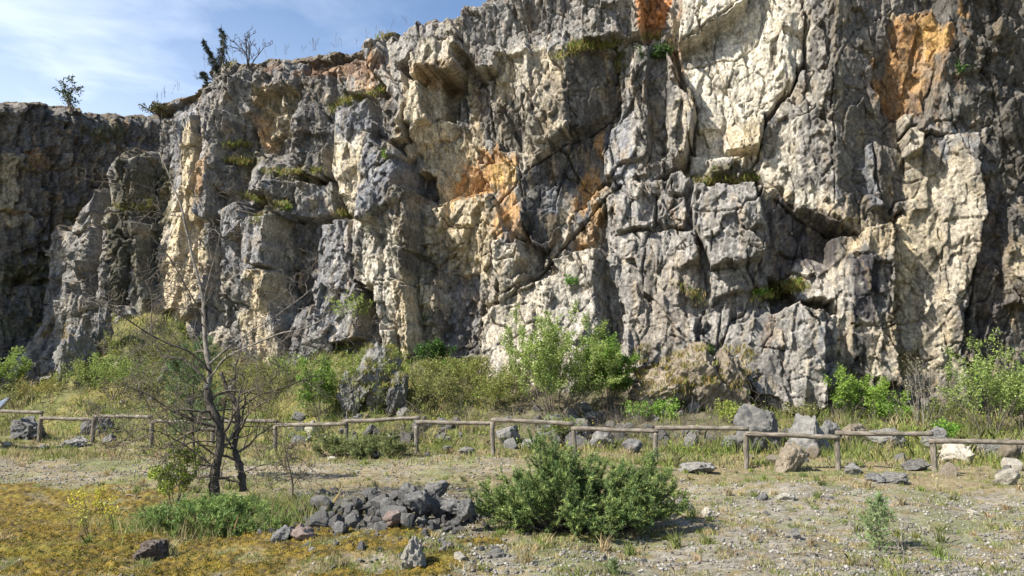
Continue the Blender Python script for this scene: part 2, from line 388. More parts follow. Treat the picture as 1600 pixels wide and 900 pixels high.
    def colinit(s, grey_bias):
        k = s.seed * 5; S, Z = s.S, s.Z
        n = fbm(S * 0.55, Z * 0.35, k + 1, 5); m = fbm(S * 1.6, Z * 0.9, k + 2, 5); q = fbm(S * 5, Z * 3, k + 3, 4)
        g = np.array(G_); c = np.array(CG); d = np.array(GD); bl = np.array(GB); o = np.array(C_)
        wv = sstep(-0.12, 0.22, n + 0.6 * m + 0.35 * (s.h2 - 0.5) + 0.3 * (s.h3 - 0.5) - grey_bias)[..., None]
        col = g * (1 - wv) + c * wv
        wv = sstep(0.15, 0.4, m - 0.5 * n + 0.4 * (s.h3 - 0.5))[..., None] * 0.8; col = col * (1 - wv) + bl * wv
        wv = sstep(0.62, 0.75, s.h2 + 0.5 * q)[..., None] * 0.35 * (1 - sstep(0, 0.4, grey_bias))[..., None]; col = col * (1 - wv) + o * wv
        wv = sstep(0.12, 0.4, fbm(S * 1.1, Z * 0.45, k + 4, 5) + 0.2 * q)[..., None] * 0.7; col = col * (1 - wv) + d * wv
        st = sstep(0.10, 0.34, fbm(S * 2.0, Z * 0.30, k + 8, 5) + 0.15 * q)[..., None] * 0.7; col = col * (1 - st) + np.array((0.075, 0.072, 0.07)) * st
        s.C = col
    def mottle(s, k_=1.0):
        """fine mixture over everything: ochre seep streaks, grey crust on old faces, tan chips"""
        S, Z = s.wS, s.wZ
        for col, w in (((0.40, 0.30, 0.17), sstep(0.12, 0.35, fbm(S * 3.0, Z * 0.8, 301, 5)) * 0.55), ((0.14, 0.13, 0.125), sstep(0.05, 0.30, fbm(S * 2.2, Z * 1.4, 302, 6) + 0.25 * (s.h3 - 0.5)) * 0.60),
                       ((0.46, 0.42, 0.34), sstep(0.70, 0.85, s.h3) * sstep(-0.1, 0.2, fbm(S * 1.2, Z * 0.9, 303, 4)) * 0.5), ((0.30, 0.17, 0.08), sstep(0.32, 0.50, fbm(S * 2.4, Z * 0.5, 304, 5)) * 0.5), ((0.05, 0.048, 0.05), sstep(0.20, 0.42, fbm(S * 3.6, Z * 0.55, 305, 5)) * 0.6)):
            w = (w * k_)[..., None]; s.C = s.C * (1 - w) + np.array(col) * w
    def paint(s, pts, colr, op=0.85, d=1.3, soft=0.14, brk=0.5):
        """patch of rock colour or painted shade with a broken edge"""
        q = np.array([s.sz(u, v, d) for u, v in pts]); i0, i1, j0, j1 = s.box(q, 0.9)
        S = s.wS[i0:i1, j0:j1]; Z = s.wZ[i0:i1, j0:j1]
        if S.size == 0: return
        n = (fbm(S * 3.2, Z * 0.9, int(abs(pts[0][0])) + 3, 5) * 1.1) * brk + (s.h3[i0:i1, j0:j1] - 0.5) * brk * 0.5 + (s.h2[i0:i1, j0:j1] - 0.5) * brk * 0.7
        size = min(np.ptp(q[:, 0]), np.ptp(q[:, 1])) * 0.5
        w = sstep(-soft, soft, sdpoly(S, Z, q) + n * min(1.0, size * 1.2)) * op
        w = w * (1 - (0.45 if op < 0.89 else 0.15) * sstep(0.1, 0.5, fbm(S * 4, Z * 2.2, 41, 4) + 0.1))
        s.C[i0:i1, j0:j1] = s.C[i0:i1, j0:j1] * (1 - w[..., None]) + np.array(colr) * w[..., None]
    def finish(s, name, brow=1.2, back=3.0):
        zt = s.ztop[None, :] * np.ones_like(s.Z)
        over = s.Z > zt
        x = np.clip((s.Z - (zt - brow)) / brow, 0, 1)
        s.D = s.D - 0.55 * x * x
        # soil and lichen near the brow
        w = (sstep(0.55, 1.0, x + 0.5 * fbm(s.S * 2, s.Z * 2, 61, 3)) * 0.8)[..., None]
        s.C = s.C * (1 - w) + np.array((0.13, 0.10, 0.06)) * w
        Dn = s.D - np.where(over, (s.Z - zt) * back, 0)
        Zn = np.where(over, zt + fbm(s.S * 1.5, s.Z * 1.5, 62, 3) * 0.15 + (s.Z - zt) * 0.05, s.Z)
        V = s.O + s.S[..., None] * s.T + Dn[..., None] * s.N; V[..., 2] = Zn
        s.Dn = Dn
        return tag(link_mesh(name, V.reshape(-1, 3), gridfaces(*s.S.shape), M_cliff, None, False, np.concatenate([s.C, s.rough[..., None]], -1).reshape(-1, 4)), kind='structure')
    def at(s, u, v, lift=0.0):
        """point of the rock surface seen at u, v"""
        d = 1.2
        for _ in range(12):
            a, z = s.sz(u, v, d)
            i = int(np.clip((z - s.zz[0]) / s.step, 0, len(s.zz) - 1)); j = int(np.clip((a - s.ss[0]) / s.step, 0, len(s.ss) - 1))
            d = 0.5 * d + 0.5 * s.Dn[i, j]
        a, z = s.sz(u, v, d + lift); z = min(z, float(np.interp(a, s.ss, s.ztop)) + 0.03)
        return s.O + a * s.T + (d + lift) * s.N + np.array([0, 0, z])

TOP = [(100, 345), (125, 335), (134, 312), (140, 302), (150, 285), (155, 245), (185, 238), (200, 224), (211, 236), (216, 300), (221, 300), (226, 172),
       (240, 157), (270, 142), (300, 129), (315, 117), (322, 100), (345, 90), (400, 88), (440, 82), (500, 74), (560, 66), (580, 54), (620, 42),
       (660, 24), (700, 12), (740, 2), (760, -10), (900, -50), (1200, -110), (1600, -170), (1900, -230)]
A = Cliff((0, 28.5), (1, -0.27), -20.5, 20.5, -0.8, 17.2, 0.029, 3, TOP)
A.D += 0.9 + 1.5 * sstep(4.6, 1.2, A.Z)
pl = A.poly; ck = A.crack
# --- left outcrop and gully
pl([(100, 300), (160, 235), (215, 225), (218, 520), (100, 560)], 1.5, 0.1, -0.12)
pl([(128, 320), (150, 315), (150, 480), (135, 520), (120, 480)], 2.0, 0.2, -0.1); pl([(155, 330), (190, 325), (205, 400), (180, 480), (155, 470)], 2.1, 0.15, -0.1)
pl([(180, 240), (205, 232), (208, 320), (185, 320)], 1.7, 0.1, -0.1); pl([(195, 345), (225, 345), (230, 400), (225, 500), (200, 500)], 2.0)
pl([(214, 232), (232, 250), (240, 330), (250, 470), (232, 490), (225, 400), (215, 330)], -1.4)
# --- lit grey slab and pale pillar
pl([(228, 178), (312, 118), (312, 240), (300, 300), (290, 420), (262, 500), (244, 420), (232, 300)], 1.0, 0.30, -0.12)
pl([(286, 205), (303, 178), (314, 235), (300, 300), (284, 400), (268, 450), (272, 330)], 1.15, 0.55, 0.0)
pl([(262, 330), (285, 330), (290, 440), (275, 520), (250, 470)], 1.3, 0.3); pl([(290, 300), (330, 300), (330, 470), (300, 500), (285, 420)], 1.2, 0.2, -0.1)
pl([(310, 140), (345, 112), (372, 140), (350, 190), (338, 260), (330, 340), (304, 335), (309, 240)], 1.7, 0.35, -0.15)
pl([(340, 185), (365, 150), (388, 190), (386, 300), (350, 300), (337, 260)], 1.2, -0.9, 0.0)
pl([(386, 135), (456, 142), (455, 235), (440, 260), (386, 235)], 0.5, -0.35, 0.25)
pl([(412, 140), (452, 140), (452, 210), (415, 215)], 0.95, 0.1, 0.1)
pl([(392, 122), (405, 112), (450, 112), (458, 138), (430, 140), (395, 148)], 1.6, 0.0, -0.2)
pl([(438, 90), (476, 85), (472, 128), (456, 134)], 1.4, 0.0, -0.2)
pl([(470, 122), (508, 112), (522, 200), (518, 250), (470, 262)], 1.4, -0.35, -0.05)
pl([(476, 92), (572, 76), (606, 112), (600, 140), (545, 150), (520, 118), (480, 116)], 0.8, 0.0, -0.45)
pl([(520, 100), (560, 95), (600, 110), (600, 150), (545, 150)], 1.3, 0.0, -0.2)
pl([(330, 322), (365, 314), (385, 345), (352, 378), (336, 352)], 2.2, 0.3, -0.3)
pl([(385, 230), (470, 240), (470, 300), (395, 300)], 1.3, 0.0, -0.5)
pl([(470, 240), (500, 230), (505, 275), (470, 275)], 1.9, 0.2, -0.3)
pl([(412, 286), (512, 280), (518, 330), (440, 345), (415, 330)], 2.0, -0.1, 0.0)
pl([(370, 348), (385, 335), (436, 328), (438, 412), (402, 420), (372, 410)], 2.5, 0.12, 0.05)
pl([(436, 330), (456, 345), (452, 425), (438, 418)], 1.7, -1.2, 0.0)
pl([(380, 420), (428, 418), (446, 480), (450, 600), (400, 620), (355, 580), (345, 500), (350, 440)], 1.9, 0.1, 0.0)
pl([(390, 422), (422, 422), (418, 450), (402, 485), (388, 480)], 2.2, 0.3, 0.2)
pl([(455, 345), (490, 350), (495, 540), (470, 560), (446, 460)], 0.9)
pl([(496, 346), (548, 340), (566, 400), (562, 530), (500, 540), (488, 430)], 2.2, 0.15, -0.12)
pl([(455, 480), (500, 470), (505, 560), (455, 590)], 2.0, 0.3, -0.2)
# --- main pale buttress
pl([(512, 168), (540, 155), (592, 146), (600, 215), (634, 250), (642, 440), (642, 590), (612, 600), (590, 450), (556, 440), (545, 350), (506, 250)], 2.5, 0.16, -0.05)
pl([(560, 260), (632, 250), (634, 300), (560, 350)], 2.8, 0.1, -0.3)
pl([(590, 150), (606, 150), (618, 215), (608, 240), (592, 225)], 1.6, -0.6)
pl([(600, 150), (628, 146), (632, 215), (612, 232)], 2.1, 0.1, -0.1)
pl([(633, 255), (657, 262), (657, 440), (650, 600), (641, 600)], 1.7, -1.3)
pl([(610, 300), (633, 270), (640, 560), (626, 560), (612, 430)], 2.9, 0.3)
# --- upper centre: weathered shoulder, overhanging block, niche
pl([(562, 76), (600, 56), (662, 28), (668, 60), (645, 90), (632, 190), (606, 140), (578, 105)], 1.9, 0.12, -0.12)
pl([(640, 120), (662, 108), (735, 92), (728, 140), (722, 200), (690, 205), (668, 195), (652, 150)], 0.5, -0.2, 0.2)
pl([(640, 82), (655, 60), (722, 56), (727, 98), (692, 113), (664, 102), (636, 114)], 2.7, 0.10, 0.12)
pl([(655, 30), (700, 22), (735, 40), (722, 58), (660, 62)], 2.2, 0.0, -0.3)
pl([(636, 118), (660, 128), (668, 205), (642, 240), (632, 185)], 2.2, 0.2, 0.05)
pl([(668, 124), (692, 124), (699, 178), (690, 192), (676, 190)], 1.3, 0.2, 0.0)
pl([(640, 240), (668, 205), (700, 195), (760, 205), (765, 300), (732, 308), (690, 322), (656, 312)], 1.2, -0.15, 0.30)
pl([(663, 280), (692, 286), (686, 322), (661, 316)], 0.5)
pl([(722, 90), (790, 80), (782, 262), (735, 225)], 1.6, 0.05, 0.12)
pl([(700, 25), (760, 0), (960, -60), (985, 60), (884, 78), (800, 98), (735, 102), (722, 60)], 2.0, 0.05, -0.15)
pl([(742, 62), (800, 70), (900, 40), (960, 50), (900, 72), (800, 104), (745, 112)], 2.5, 0.0, -0.4)
pl([(795, 5), (850, -5), (862, 40), (812, 60)], 1.6, 0.0, 0.3)
pl([(780, 90), (892, 80), (892, 205), (830, 262), (762, 290), (768, 150)], 2.3, 0.18, 0.04)
pl([(892, 78), (962, 76), (974, 160), (962, 196), (900, 214), (890, 190)], 1.75, -0.85, 0.05)
pl([(884, 72), (958, 70), (962, 80), (888, 82)], 2.1, -0.5, -0.5)
pl([(766, 128), (800, 138), (830, 180), (822, 245), (770, 235)], 1.9, 0.05, 0.1)
# --- dark slanting slab, orange faces
pl([(818, 275), (896, 216), (964, 172), (978, 200), (948, 290), (920, 322), (880, 362), (846, 398), (828, 372), (808, 330)], 1.5, -0.50, 0.15)
pl([(880, 350), (950, 295), (962, 300), (930, 370), (880, 400), (850, 410)], 1.4, 0.1, 0.2)
pl([(742, 258), (812, 262), (815, 370), (778, 372), (774, 300)], 1.8, 0.12, 0.15)
pl([(656, 322), (776, 300), (776, 440), (758, 580), (676, 590), (655, 440)], 1.5, 0.0, 0.0)
pl([(695, 318), (772, 302), (758, 345), (705, 355)], 2.0, 0.15, 0.0); pl([(672, 322), (694, 322), (694, 355), (680, 358)], 1.8)
pl([(700, 356), (732, 356), (720, 385), (694, 385)], 1.85, 0.3, 0.2); pl([(655, 440), (705, 430), (700, 500), (660, 510)], 1.9, 0.1)
pl([(690, 430), (760, 430), (755, 560), (690, 560)], 1.2, -0.2, 0.05)
pl([(740, 330), (776, 310), (800, 380), (770, 480), (745, 470)], 1.9, 0.3)
pl([(766, 372), (816, 368), (830, 408), (806, 442), (772, 475)], 2.6, 0.25, 0.03)
pl([(816, 370), (852, 395), (840, 430), (808, 442), (829, 408)], 1.2, -1.0)
pl([(740, 490), (806, 442), (880, 420), (936, 384), (944, 480), (946, 560), (900, 620), (760, 620)], 2.9, 0.22, -0.22)
pl([(860, 400), (936, 384), (942, 440), (880, 450)], 2.9, 0.3, -0.1)
pl([(938, 384), (960, 400), (992, 560), (975, 580), (946, 560)], 2.0, -1.5)
# --- domes and blocks, centre right
pl([(950, 275), (1090, 270), (1110, 300), (1200, 290), (1200, 460), (1230, 640), (960, 640), (945, 380)], 2.5, 0.1, -0.1)
pl([(958, 300), (984, 282), (1008, 290), (1022, 318), (1021, 356), (963, 362)], 2.8, 0.15, -0.15); pl([(1000, 288), (1022, 318), (1021, 352), (1002, 352)], 2.5, -0.8)
pl([(1028, 306), (1070, 300), (1075, 346), (1040, 356), (1028, 342)], 2.8, 0.1, -0.1)
pl([(1048, 264), (1064, 257), (1079, 285), (1064, 300), (1044, 295)], 2.7, 0.0, -0.3)
pl([(958, 364), (1085, 350), (1096, 480), (1082, 560), (992, 580), (964, 460), (942, 400)], 3.0, 0.10, -0.15)
pl([(1050, 365), (1085, 352), (1092, 400), (1055, 420)], 3.2, 0.3, -0.2); pl([(1050, 420), (1098, 410), (1098, 500), (1060, 480)], 2.8, -0.4)
pl([(1084, 288), (1186, 280), (1189, 348), (1150, 360), (1100, 384), (1084, 362)], 3.0, 0.0, -0.05)
pl([(1098, 364), (1145, 344), (1185, 368), (1197, 394), (1166, 420), (1110, 424)], 3.7, 0.05, -0.05)
pl([(1102, 424), (1180, 410), (1184, 450), (1108, 472)], 3.1, 0.0, -0.1)
pl([(1096, 476), (1182, 460), (1192, 560), (1160, 620), (1096, 560)], 3.2, 0.15, -0.25)
pl([(1178, 500), (1256, 462), (1286, 512), (1268, 640), (1205, 650), (1158, 570)], 3.9, 0.1, -0.15)
pl([(1256, 470), (1330, 510), (1335, 660), (1262, 650), (1286, 520)], 3.2, -0.4, -0.1)
pl([(1236, 520), (1290, 500), (1298, 640), (1240, 640)], 4.0, -0.2, -0.1)
# --- upper pillars, rusty chimney
pl([(962, 62), (1000, 66), (1046, 52), (1062, 130), (1078, 232), (1022, 285), (945, 285), (944, 240), (972, 180)], 1.6, -0.05, -0.05)
pl([(960, -60), (1003, -60), (1003, 54), (975, 60)], 1.9, 0.1); pl([(1003, -60), (1062, -60), (1050, 40), (1008, 56)], 0.7, -0.2, -0.2)
pl([(985, 72), (1012, 66), (1016, 180), (1010, 270), (985, 270)], 2.0, 0.2); pl([(952, 195), (986, 178), (990, 285), (944, 285)], 1.8, 0.35, -0.1)
pl([(1040, 70), (1058, 120), (1087, 168), (1072, 240), (1046, 245), (1040, 160)], 2.6, 0.35, 0.0)
pl([(1016, 100), (1040, 95), (1044, 240), (1018, 260)], 1.5)
# --- big pale slab
pl([(1060, 62), (1140, -40), (1258, -60), (1254, 100), (1240, 135), (1192, 190), (1172, 240), (1130, 262), (1086, 250), (1086, 170), (1064, 120)], 1.7, 0.24, -0.04)
pl([(1062, -60), (1172, -60), (1172, -6), (1140, 20), (1062, 60)], 2.4, 0.1, -0.05)
pl([(1150, 150), (1192, 186), (1184, 250), (1150, 262), (1130, 205)], 2.5, 0.25, -0.1)
pl([(1215, 20), (1254, 10), (1252, 98), (1238, 130), (1222, 110)], 2.5, -0.35)
pl([(1080, 235), (1190, 240), (1190, 285), (1080, 290)], 1.9, 0.0, -0.5)
pl([(1105, 245), (1135, 240), (1150, 270), (1110, 275)], 2.6, 0.2, -0.3); pl([(1135, 240), (1165, 240), (1160, 275), (1140, 275)], 2.7, 0.0, -0.2)
# --- bright arete and the dark face round its corner
pl([(1190, 200), (1258, 112), (1298, 120), (1298, 332), (1332, 362), (1262, 336), (1210, 312), (1182, 272)], 2.6, 0.50, 0.06)
pl([(1254, -60), (1306, -60), (1298, 100), (1258, 112)], 2.4, 0.30, 0.02)
pl([(1298, 100), (1306, -60), (1470, -60), (1480, 60), (1410, 190), (1412, 340), (1390, 362), (1345, 365), (1298, 332)], 2.75, -0.70, 0.03, an=(1330, 250))
pl([(1350, 235), (1368, 215), (1376, 330), (1350, 330)], 2.6, 0.2, 0.0); pl([(1368, 215), (1412, 240), (1412, 330), (1390, 350), (1376, 330)], 2.3, -0.7, 0.0)
pl([(1186, 300), (1215, 318), (1262, 336), (1326, 370), (1310, 440), (1230, 450), (1190, 432), (1197, 394)], 1.75, -0.55, 0.30)
pl([(1225, 405), (1262, 400), (1330, 420), (1300, 470), (1250, 470), (1220, 440)], 2.2, 0.1, -0.6)
pl([(1298, 370), (1400, 350), (1402, 600), (1320, 620), (1300, 480)], 2.8, 0.12, 0.0)
pl([(1330, 400), (1398, 395), (1400, 510), (1335, 500)], 3.0, -0.1, 0.1); pl([(1330, 512), (1372, 520), (1368, 590), (1330, 580)], 3.0, -0.3, 0.0)
# --- rusty hollow, pale recess, dark end
pl([(1350, 140), (1400, 30), (1455, 18), (1484, 70), (1462, 120), (1445, 205), (1402, 195)], 1.9, 0.10, 0.12)
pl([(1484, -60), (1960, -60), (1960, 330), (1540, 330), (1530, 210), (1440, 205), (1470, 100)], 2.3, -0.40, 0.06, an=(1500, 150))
pl([(1412, 215), (1528, 205), (1536, 350), (1520, 450), (1505, 620), (1400, 620), (1392, 400), (1408, 340)], 2.2, 0.22, 0.02)
pl([(1412, 205), (1430, 196), (1450, 205), (1446, 235), (1420, 238)], 2.9, 0.1, 0.0); pl([(1408, 172), (1430, 168), (1434, 195), (1410, 200)], 2.7)
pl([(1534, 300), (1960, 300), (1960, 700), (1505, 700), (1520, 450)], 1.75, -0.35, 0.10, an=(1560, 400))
pl([(1570, 320), (1620, 320), (1610, 480), (1575, 470)], 2.0, -0.3)
# --- open joints
ck([(226, 180), (228, 260), (236, 330), (248, 420)], 0.6, 0.08, 1.0); ck([(312, 235), (305, 300), (300, 360), (305, 430)], 0.6, 0.08, 1.4); ck([(330, 340), (326, 400), (335, 470)], 0.6, 0.07, 1.6); ck([(386, 190), (388, 260), (384, 310)], 0.5, 0.07, 1.2)
ck([(460, 235), (470, 280), (466, 345)], 0.6, 0.08, 1.4); ck([(516, 165), (506, 250), (520, 300), (545, 350), (556, 440)], 0.5, 0.07, 2.0); ck([(452, 420), (458, 500), (450, 570)], 0.6, 0.08, 1.6); ck([(490, 350), (494, 430), (500, 540)], 0.6, 0.08, 1.6)
ck([(556, 440), (590, 450), (612, 590)], 0.5, 0.06, 2.4); ck([(345, 430), (350, 500), (360, 580)], 0.5, 0.07, 1.8); ck([(154, 300), (156, 400), (150, 480)], 0.5, 0.06, 1.8); ck([(182, 250), (190, 330), (205, 400), (200, 480)], 0.5, 0.06, 1.8)
ck([(128, 330), (150, 332), (205, 325)], 0.3, 0.05, 1.8); ck([(150, 380), (200, 372)], 0.3, 0.05, 1.9); ck([(395, 150), (430, 142), (456, 140)], 0.4, 0.06, 1.2); ck([(370, 345), (412, 334), (436, 328)], 0.4, 0.05, 2.2); ck([(415, 330), (470, 340), (516, 332)], 0.4, 0.06, 1.9)
ck([(303, 150), (306, 200), (311, 232), (304, 262), (300, 300)], 0.42, 0.031)
ck([(456, 120), (458, 160), (460, 235)], 0.42, 0.037); ck([(412, 150), (415, 215)], 0.17, 0.019); ck([(350, 195), (358, 245)], 0.14, 0.015)
ck([(972, 160), (942, 190), (905, 214), (840, 258), (812, 285), (770, 332)], 0.35, 0.031, 1.8)
ck([(968, 286), (930, 322), (884, 372), (830, 432), (800, 452), (742, 490)], 0.56, 0.050, 2.0)
ck([(1060, 64), (1100, 45), (1138, 20), (1172, -4)], 0.35, 0.043, 2.0); ck([(1072, 98), (1110, 90), (1150, 88)], 0.35, 0.031, 2.0); ck([(1150, 88), (1185, 62)], 0.10, 0.019, 2)
ck([(1130, 88), (1142, 140), (1138, 180)], 0.13, 0.019, 2); ck([(1200, 20), (1195, 60), (1215, 80), (1205, 150)], 0.10, 0.019, 2.2)
ck([(1252, 105), (1240, 138), (1192, 190), (1184, 245), (1160, 278)], 0.49, 0.050, 2.2); ck([(1254, 0), (1258, 110)], 0.35, 0.037, 2.2)
ck([(1298, 125), (1330, 60), (1370, 30), (1395, 2)], 0.17, 0.022, 2.2); ck([(1210, 312), (1262, 340), (1328, 366)], 0.56, 0.050, 2.6)
ck([(692, 58), (684, 100)], 0.21, 0.022, 2.6); ck([(735, 92), (712, 112), (700, 125)], 0.35, 0.031, 1.8); ck([(662, 250), (668, 205), (690, 196)], 0.21, 0.025)
ck([(676, 316), (696, 352), (730, 352), (757, 345)], 0.21, 0.025, 1.8); ck([(735, 345), (728, 375), (700, 392)], 0.21, 0.025, 1.8); ck([(742, 440), (745, 400), (768, 350)], 0.21, 0.019, 1.8)
ck([(595, 440), (630, 440), (655, 440), (690, 445)], 0.21, 0.022, 2.4); ck([(585, 360), (592, 330), (594, 250)], 0.14, 0.019, 2.5); ck([(545, 130), (562, 135), (560, 160)], 0.07, 0.019, 2)
ck([(1092, 300), (1088, 360), (1100, 420), (1104, 470), (1088, 520)], 0.5 * 0.42, 0.043, 2.9); ck([(1024, 300), (1026, 350)], 0.56, 0.037, 2.4); ck([(960, 362), (1020, 358), (1085, 352)], 0.24, 0.025, 2.8)
ck([(1110, 424), (1166, 418)], 0.21, 0.025, 3.2); ck([(1170, 540), (1210, 545), (1225, 548)], 0.21, 0.019, 3.6); ck([(1210, 548), (1232, 600), (1240, 640)], 0.17, 0.025, 3.6)
ck([(1330, 505), (1372, 512), (1400, 500), (1420, 470), (1395, 440)], 0.24, 0.031, 2.6); ck([(1392, 370), (1398, 430)], 0.28, 0.031, 2.4); ck([(1532, 300), (1538, 350), (1515, 440), (1502, 470)], 0.21, 0.031, 2)
ck([(372, 412), (402, 421), (438, 415), (450, 420)], 0.28, 0.031, 2.2); ck([(422, 424), (415, 455), (400, 490), (392, 560)], 0.21, 0.025, 2.0); ck([(830, 60), (812, 62), (800, 40)], 0.14, 0.019, 2)
ck([(850, 100), (838, 120), (825, 145), (848, 200), (852, 225)], 0.14, 0.019, 2.2); ck([(800, 90), (808, 150), (790, 170), (772, 175)], 0.14, 0.019, 2.2)
ck([(1006, 60), (1012, 30), (1014, -10)], 0.21, 0.025, 1.0); ck([(985, 150), (1010, 125), (1040, 120)], 0.14, 0.019, 1.8); ck([(1016, 120), (1018, 220), (1010, 240)], 0.21, 0.019, 1.8)
# how rough each part is: broken pale slabs are flatter
rough = np.clip(0.80 + 0.8 * fbm(A.S * 0.4, A.Z * 0.4, 91, 3), 0.45, 1.5)
for pg, rv in (([(1060, -60), (1258, -60), (1254, 100), (1192, 190), (1184, 262), (1086, 250), (1060, 120)], 0.55), ([(818, 275), (896, 216), (964, 172), (948, 290), (846, 398)], 0.5), ([(892, 84), (962, 78), (974, 160), (900, 214)], 0.6),
               ([(742, 258), (812, 262), (815, 370), (778, 372)], 0.5), ([(1412, 215), (1528, 205), (1536, 350), (1505, 620), (1395, 620)], 0.65), ([(1298, 100), (1306, -60), (1480, 60), (1412, 340), (1298, 332)], 0.6), ([(945, 195), (990, 180), (990, 285), (944, 285)], 0.4),
               ([(958, 364), (1085, 350), (1096, 480), (1082, 560), (992, 580), (942, 400)], 0.65), ([(1098, 364), (1185, 368), (1197, 394), (1110, 424)], 0.6), ([(1178, 500), (1256, 462), (1286, 512), (1268, 640), (1158, 570)], 0.65), ([(958, 300), (984, 282), (1021, 318), (1021, 356), (963, 362)], 0.6), ([(1084, 288), (1186, 280), (1189, 348), (1084, 362)], 0.65),
               ([(370, 348), (436, 328), (438, 412), (372, 410)], 0.55), ([(496, 346), (548, 340), (566, 400), (562, 530), (500, 540)], 0.6), ([(228, 178), (312, 118), (300, 300), (262, 480), (240, 420)], 0.65), ([(562, 76), (662, 28), (632, 190), (606, 140)], 0.6), ([(740, 490), (806, 442), (936, 384), (946, 560), (760, 620)], 0.65),
               ([(636, 84), (724, 58), (728, 98), (690, 114), (700, 200), (645, 240)], 0.5), ([(1186, 310), (1262, 336), (1320, 370), (1280, 430), (1195, 430)], 0.6)):
    q_ = np.array([A.sz(u, v, 2.0) for u, v in pg]); w_ = sstep(-0.2, 0.2, sdpoly(A.S, A.Z, q_)); rough = rough * (1 - w_) + rv * w_ * 0.85
A.detail(rough)
gb = np.interp(A.S, [-18, -6, -3, 2, 8, 20], [0.34, 0.34, 0.10, 0.08, 0.10, 0.15])
A.colinit(gb)
pt = A.paint
# grey weathering
pt([(225, 180), (320, 110), (480, 85), (500, 260), (380, 300), (340, 330), (300, 200), (240, 320)], (0.20, 0.19, 0.18), 0.8)
pt([(315, 330), (450, 320), (560, 340), (570, 560), (450, 560), (460, 420), (330, 420)], (0.18, 0.18, 0.19), 0.8)
pt([(228, 180), (300, 140), (295, 210), (265, 330), (240, 260)], GB, 0.6); pt([(240, 270), (275, 300), (262, 450), (245, 400)], CG, 0.8)
pt([(100, 300), (215, 225), (225, 520), (100, 600)], (0.21, 0.20, 0.185), 0.75); pt([(560, 75), (660, 30), (640, 130), (632, 200), (606, 140)], G_, 0.85)
pt([(520, 165), (595, 148), (600, 210), (560, 230), (515, 215)], GB, 0.85); pt([(565, 235), (632, 250), (628, 310), (590, 350), (560, 330)], GB, 0.9, 2.5)
pt([(600, 150), (628, 148), (632, 215), (612, 225)], GD, 0.5, 2); pt([(740, 10), (960, -60), (985, 60), (884, 100), (740, 110)], G_, 0.8)
pt([(955, 285), (1090, 270), (1190, 282), (1196, 400), (1250, 470), (1290, 520), (1290, 650), (1100, 620), (960, 560), (945, 400)], G_, 0.85, 2.9)
pt([(1000, 400), (1085, 400), (1080, 540), (990, 560), (985, 470)], BR, 0.35, 3); pt([(1178, 500), (1230, 480), (1225, 610), (1180, 600)], GD, 0.5, 3.6)
pt([(945, 60), (1040, 60), (1050, 280), (945, 285)], G_, 0.7); pt([(950, 195), (986, 180), (990, 285), (944, 285)], GB, 0.8)
pt([(1250, -60), (1300, -60), (1300, 330), (1240, 300), (1230, 180)], G_, 0.75, 2.4); pt([(1296, 100), (1306, -60), (1600, -60), (1960, -60), (1960, 700), (1535, 700), (1540, 330), (1530, 200), (1400, 200), (1412, 340), (1345, 362), (1298, 330)], (0.115, 0.105, 0.092), 0.92, 2.4)  # wall right of the arete: its shade painted into the dark grey
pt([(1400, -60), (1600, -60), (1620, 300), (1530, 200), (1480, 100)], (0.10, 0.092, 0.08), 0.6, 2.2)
# cream, freshly broken
pt([(286, 200), (304, 180), (315, 230), (302, 300), (330, 420), (290, 520), (250, 470), (268, 330)], C_, 0.9); pt([(318, 270), (335, 255), (338, 300), (322, 320)], O_, 0.55)
pt([(412, 140), (455, 140), (452, 215), (390, 220)], C_, 0.75); pt([(388, 178), (408, 180), (406, 220), (386, 218)], O_, 0.6)
pt([(506, 215), (562, 215), (558, 340), (600, 350), (640, 330), (642, 600), (600, 600), (570, 440), (545, 350)], W_, 0.8, 2.5); pt([(510, 230), (560, 230), (555, 350), (530, 330)], C_, 0.6, 2.5)
pt([(388, 422), (430, 420), (420, 480), (440, 560), (410, 600), (380, 520)], C_, 0.85, 2); pt([(412, 335), (438, 332), (438, 412), (418, 418)], CG, 0.8, 2.4); pt([(330, 430), (370, 425), (350, 500), (325, 540)], CG, 0.7, 1.6)
pt([(636, 84), (660, 60), (724, 58), (728, 98), (690, 114), (640, 112)], CG, 0.95, 2.7); pt([(632, 120), (700, 122), (700, 200), (645, 240), (632, 200)], (0.48, 0.41, 0.30), 0.9, 1.9)
pt([(636, 110), (728, 98), (728, 108), (690, 128), (655, 125)], O_, 0.35, 2.2)
pt([(700, 210), (765, 210), (765, 300), (690, 320), (650, 300), (665, 220)], C_, 0.85, 1.4)
pt([(640, 240), (660, 240), (650, 300), (776, 310), (770, 440), (700, 420), (656, 560), (640, 560), (650, 400)], C_, 0.6, 1.6)
pt([(780, 90), (892, 85), (890, 210), (830, 262), (762, 300), (765, 150)], CG, 0.85, 2.2); pt([(760, 140), (830, 150), (820, 250), (765, 245)], GD, 0.75, 2)
pt([(722, 88), (760, 90), (758, 200), (735, 210)], BR, 0.7, 1.8); pt([(725, 110), (745, 100), (745, 200), (732, 215)], C_, 0.7, 1.8); pt([(768, 130), (800, 100), (800, 160), (775, 165)], C_, 0.5, 2); pt([(735, 105), (765, 90), (765, 140), (745, 160)], BK, 0.6)
pt([(845, 90), (885, 110), (870, 180), (890, 210), (860, 220)], C_, 0.6, 2.2); pt([(855, 110), (880, 130), (880, 200), (850, 190)], GD, 0.5, 2.2)
pt([(790, 0), (862, -5), (870, 45), (810, 60)], GD, 0.6, 2)
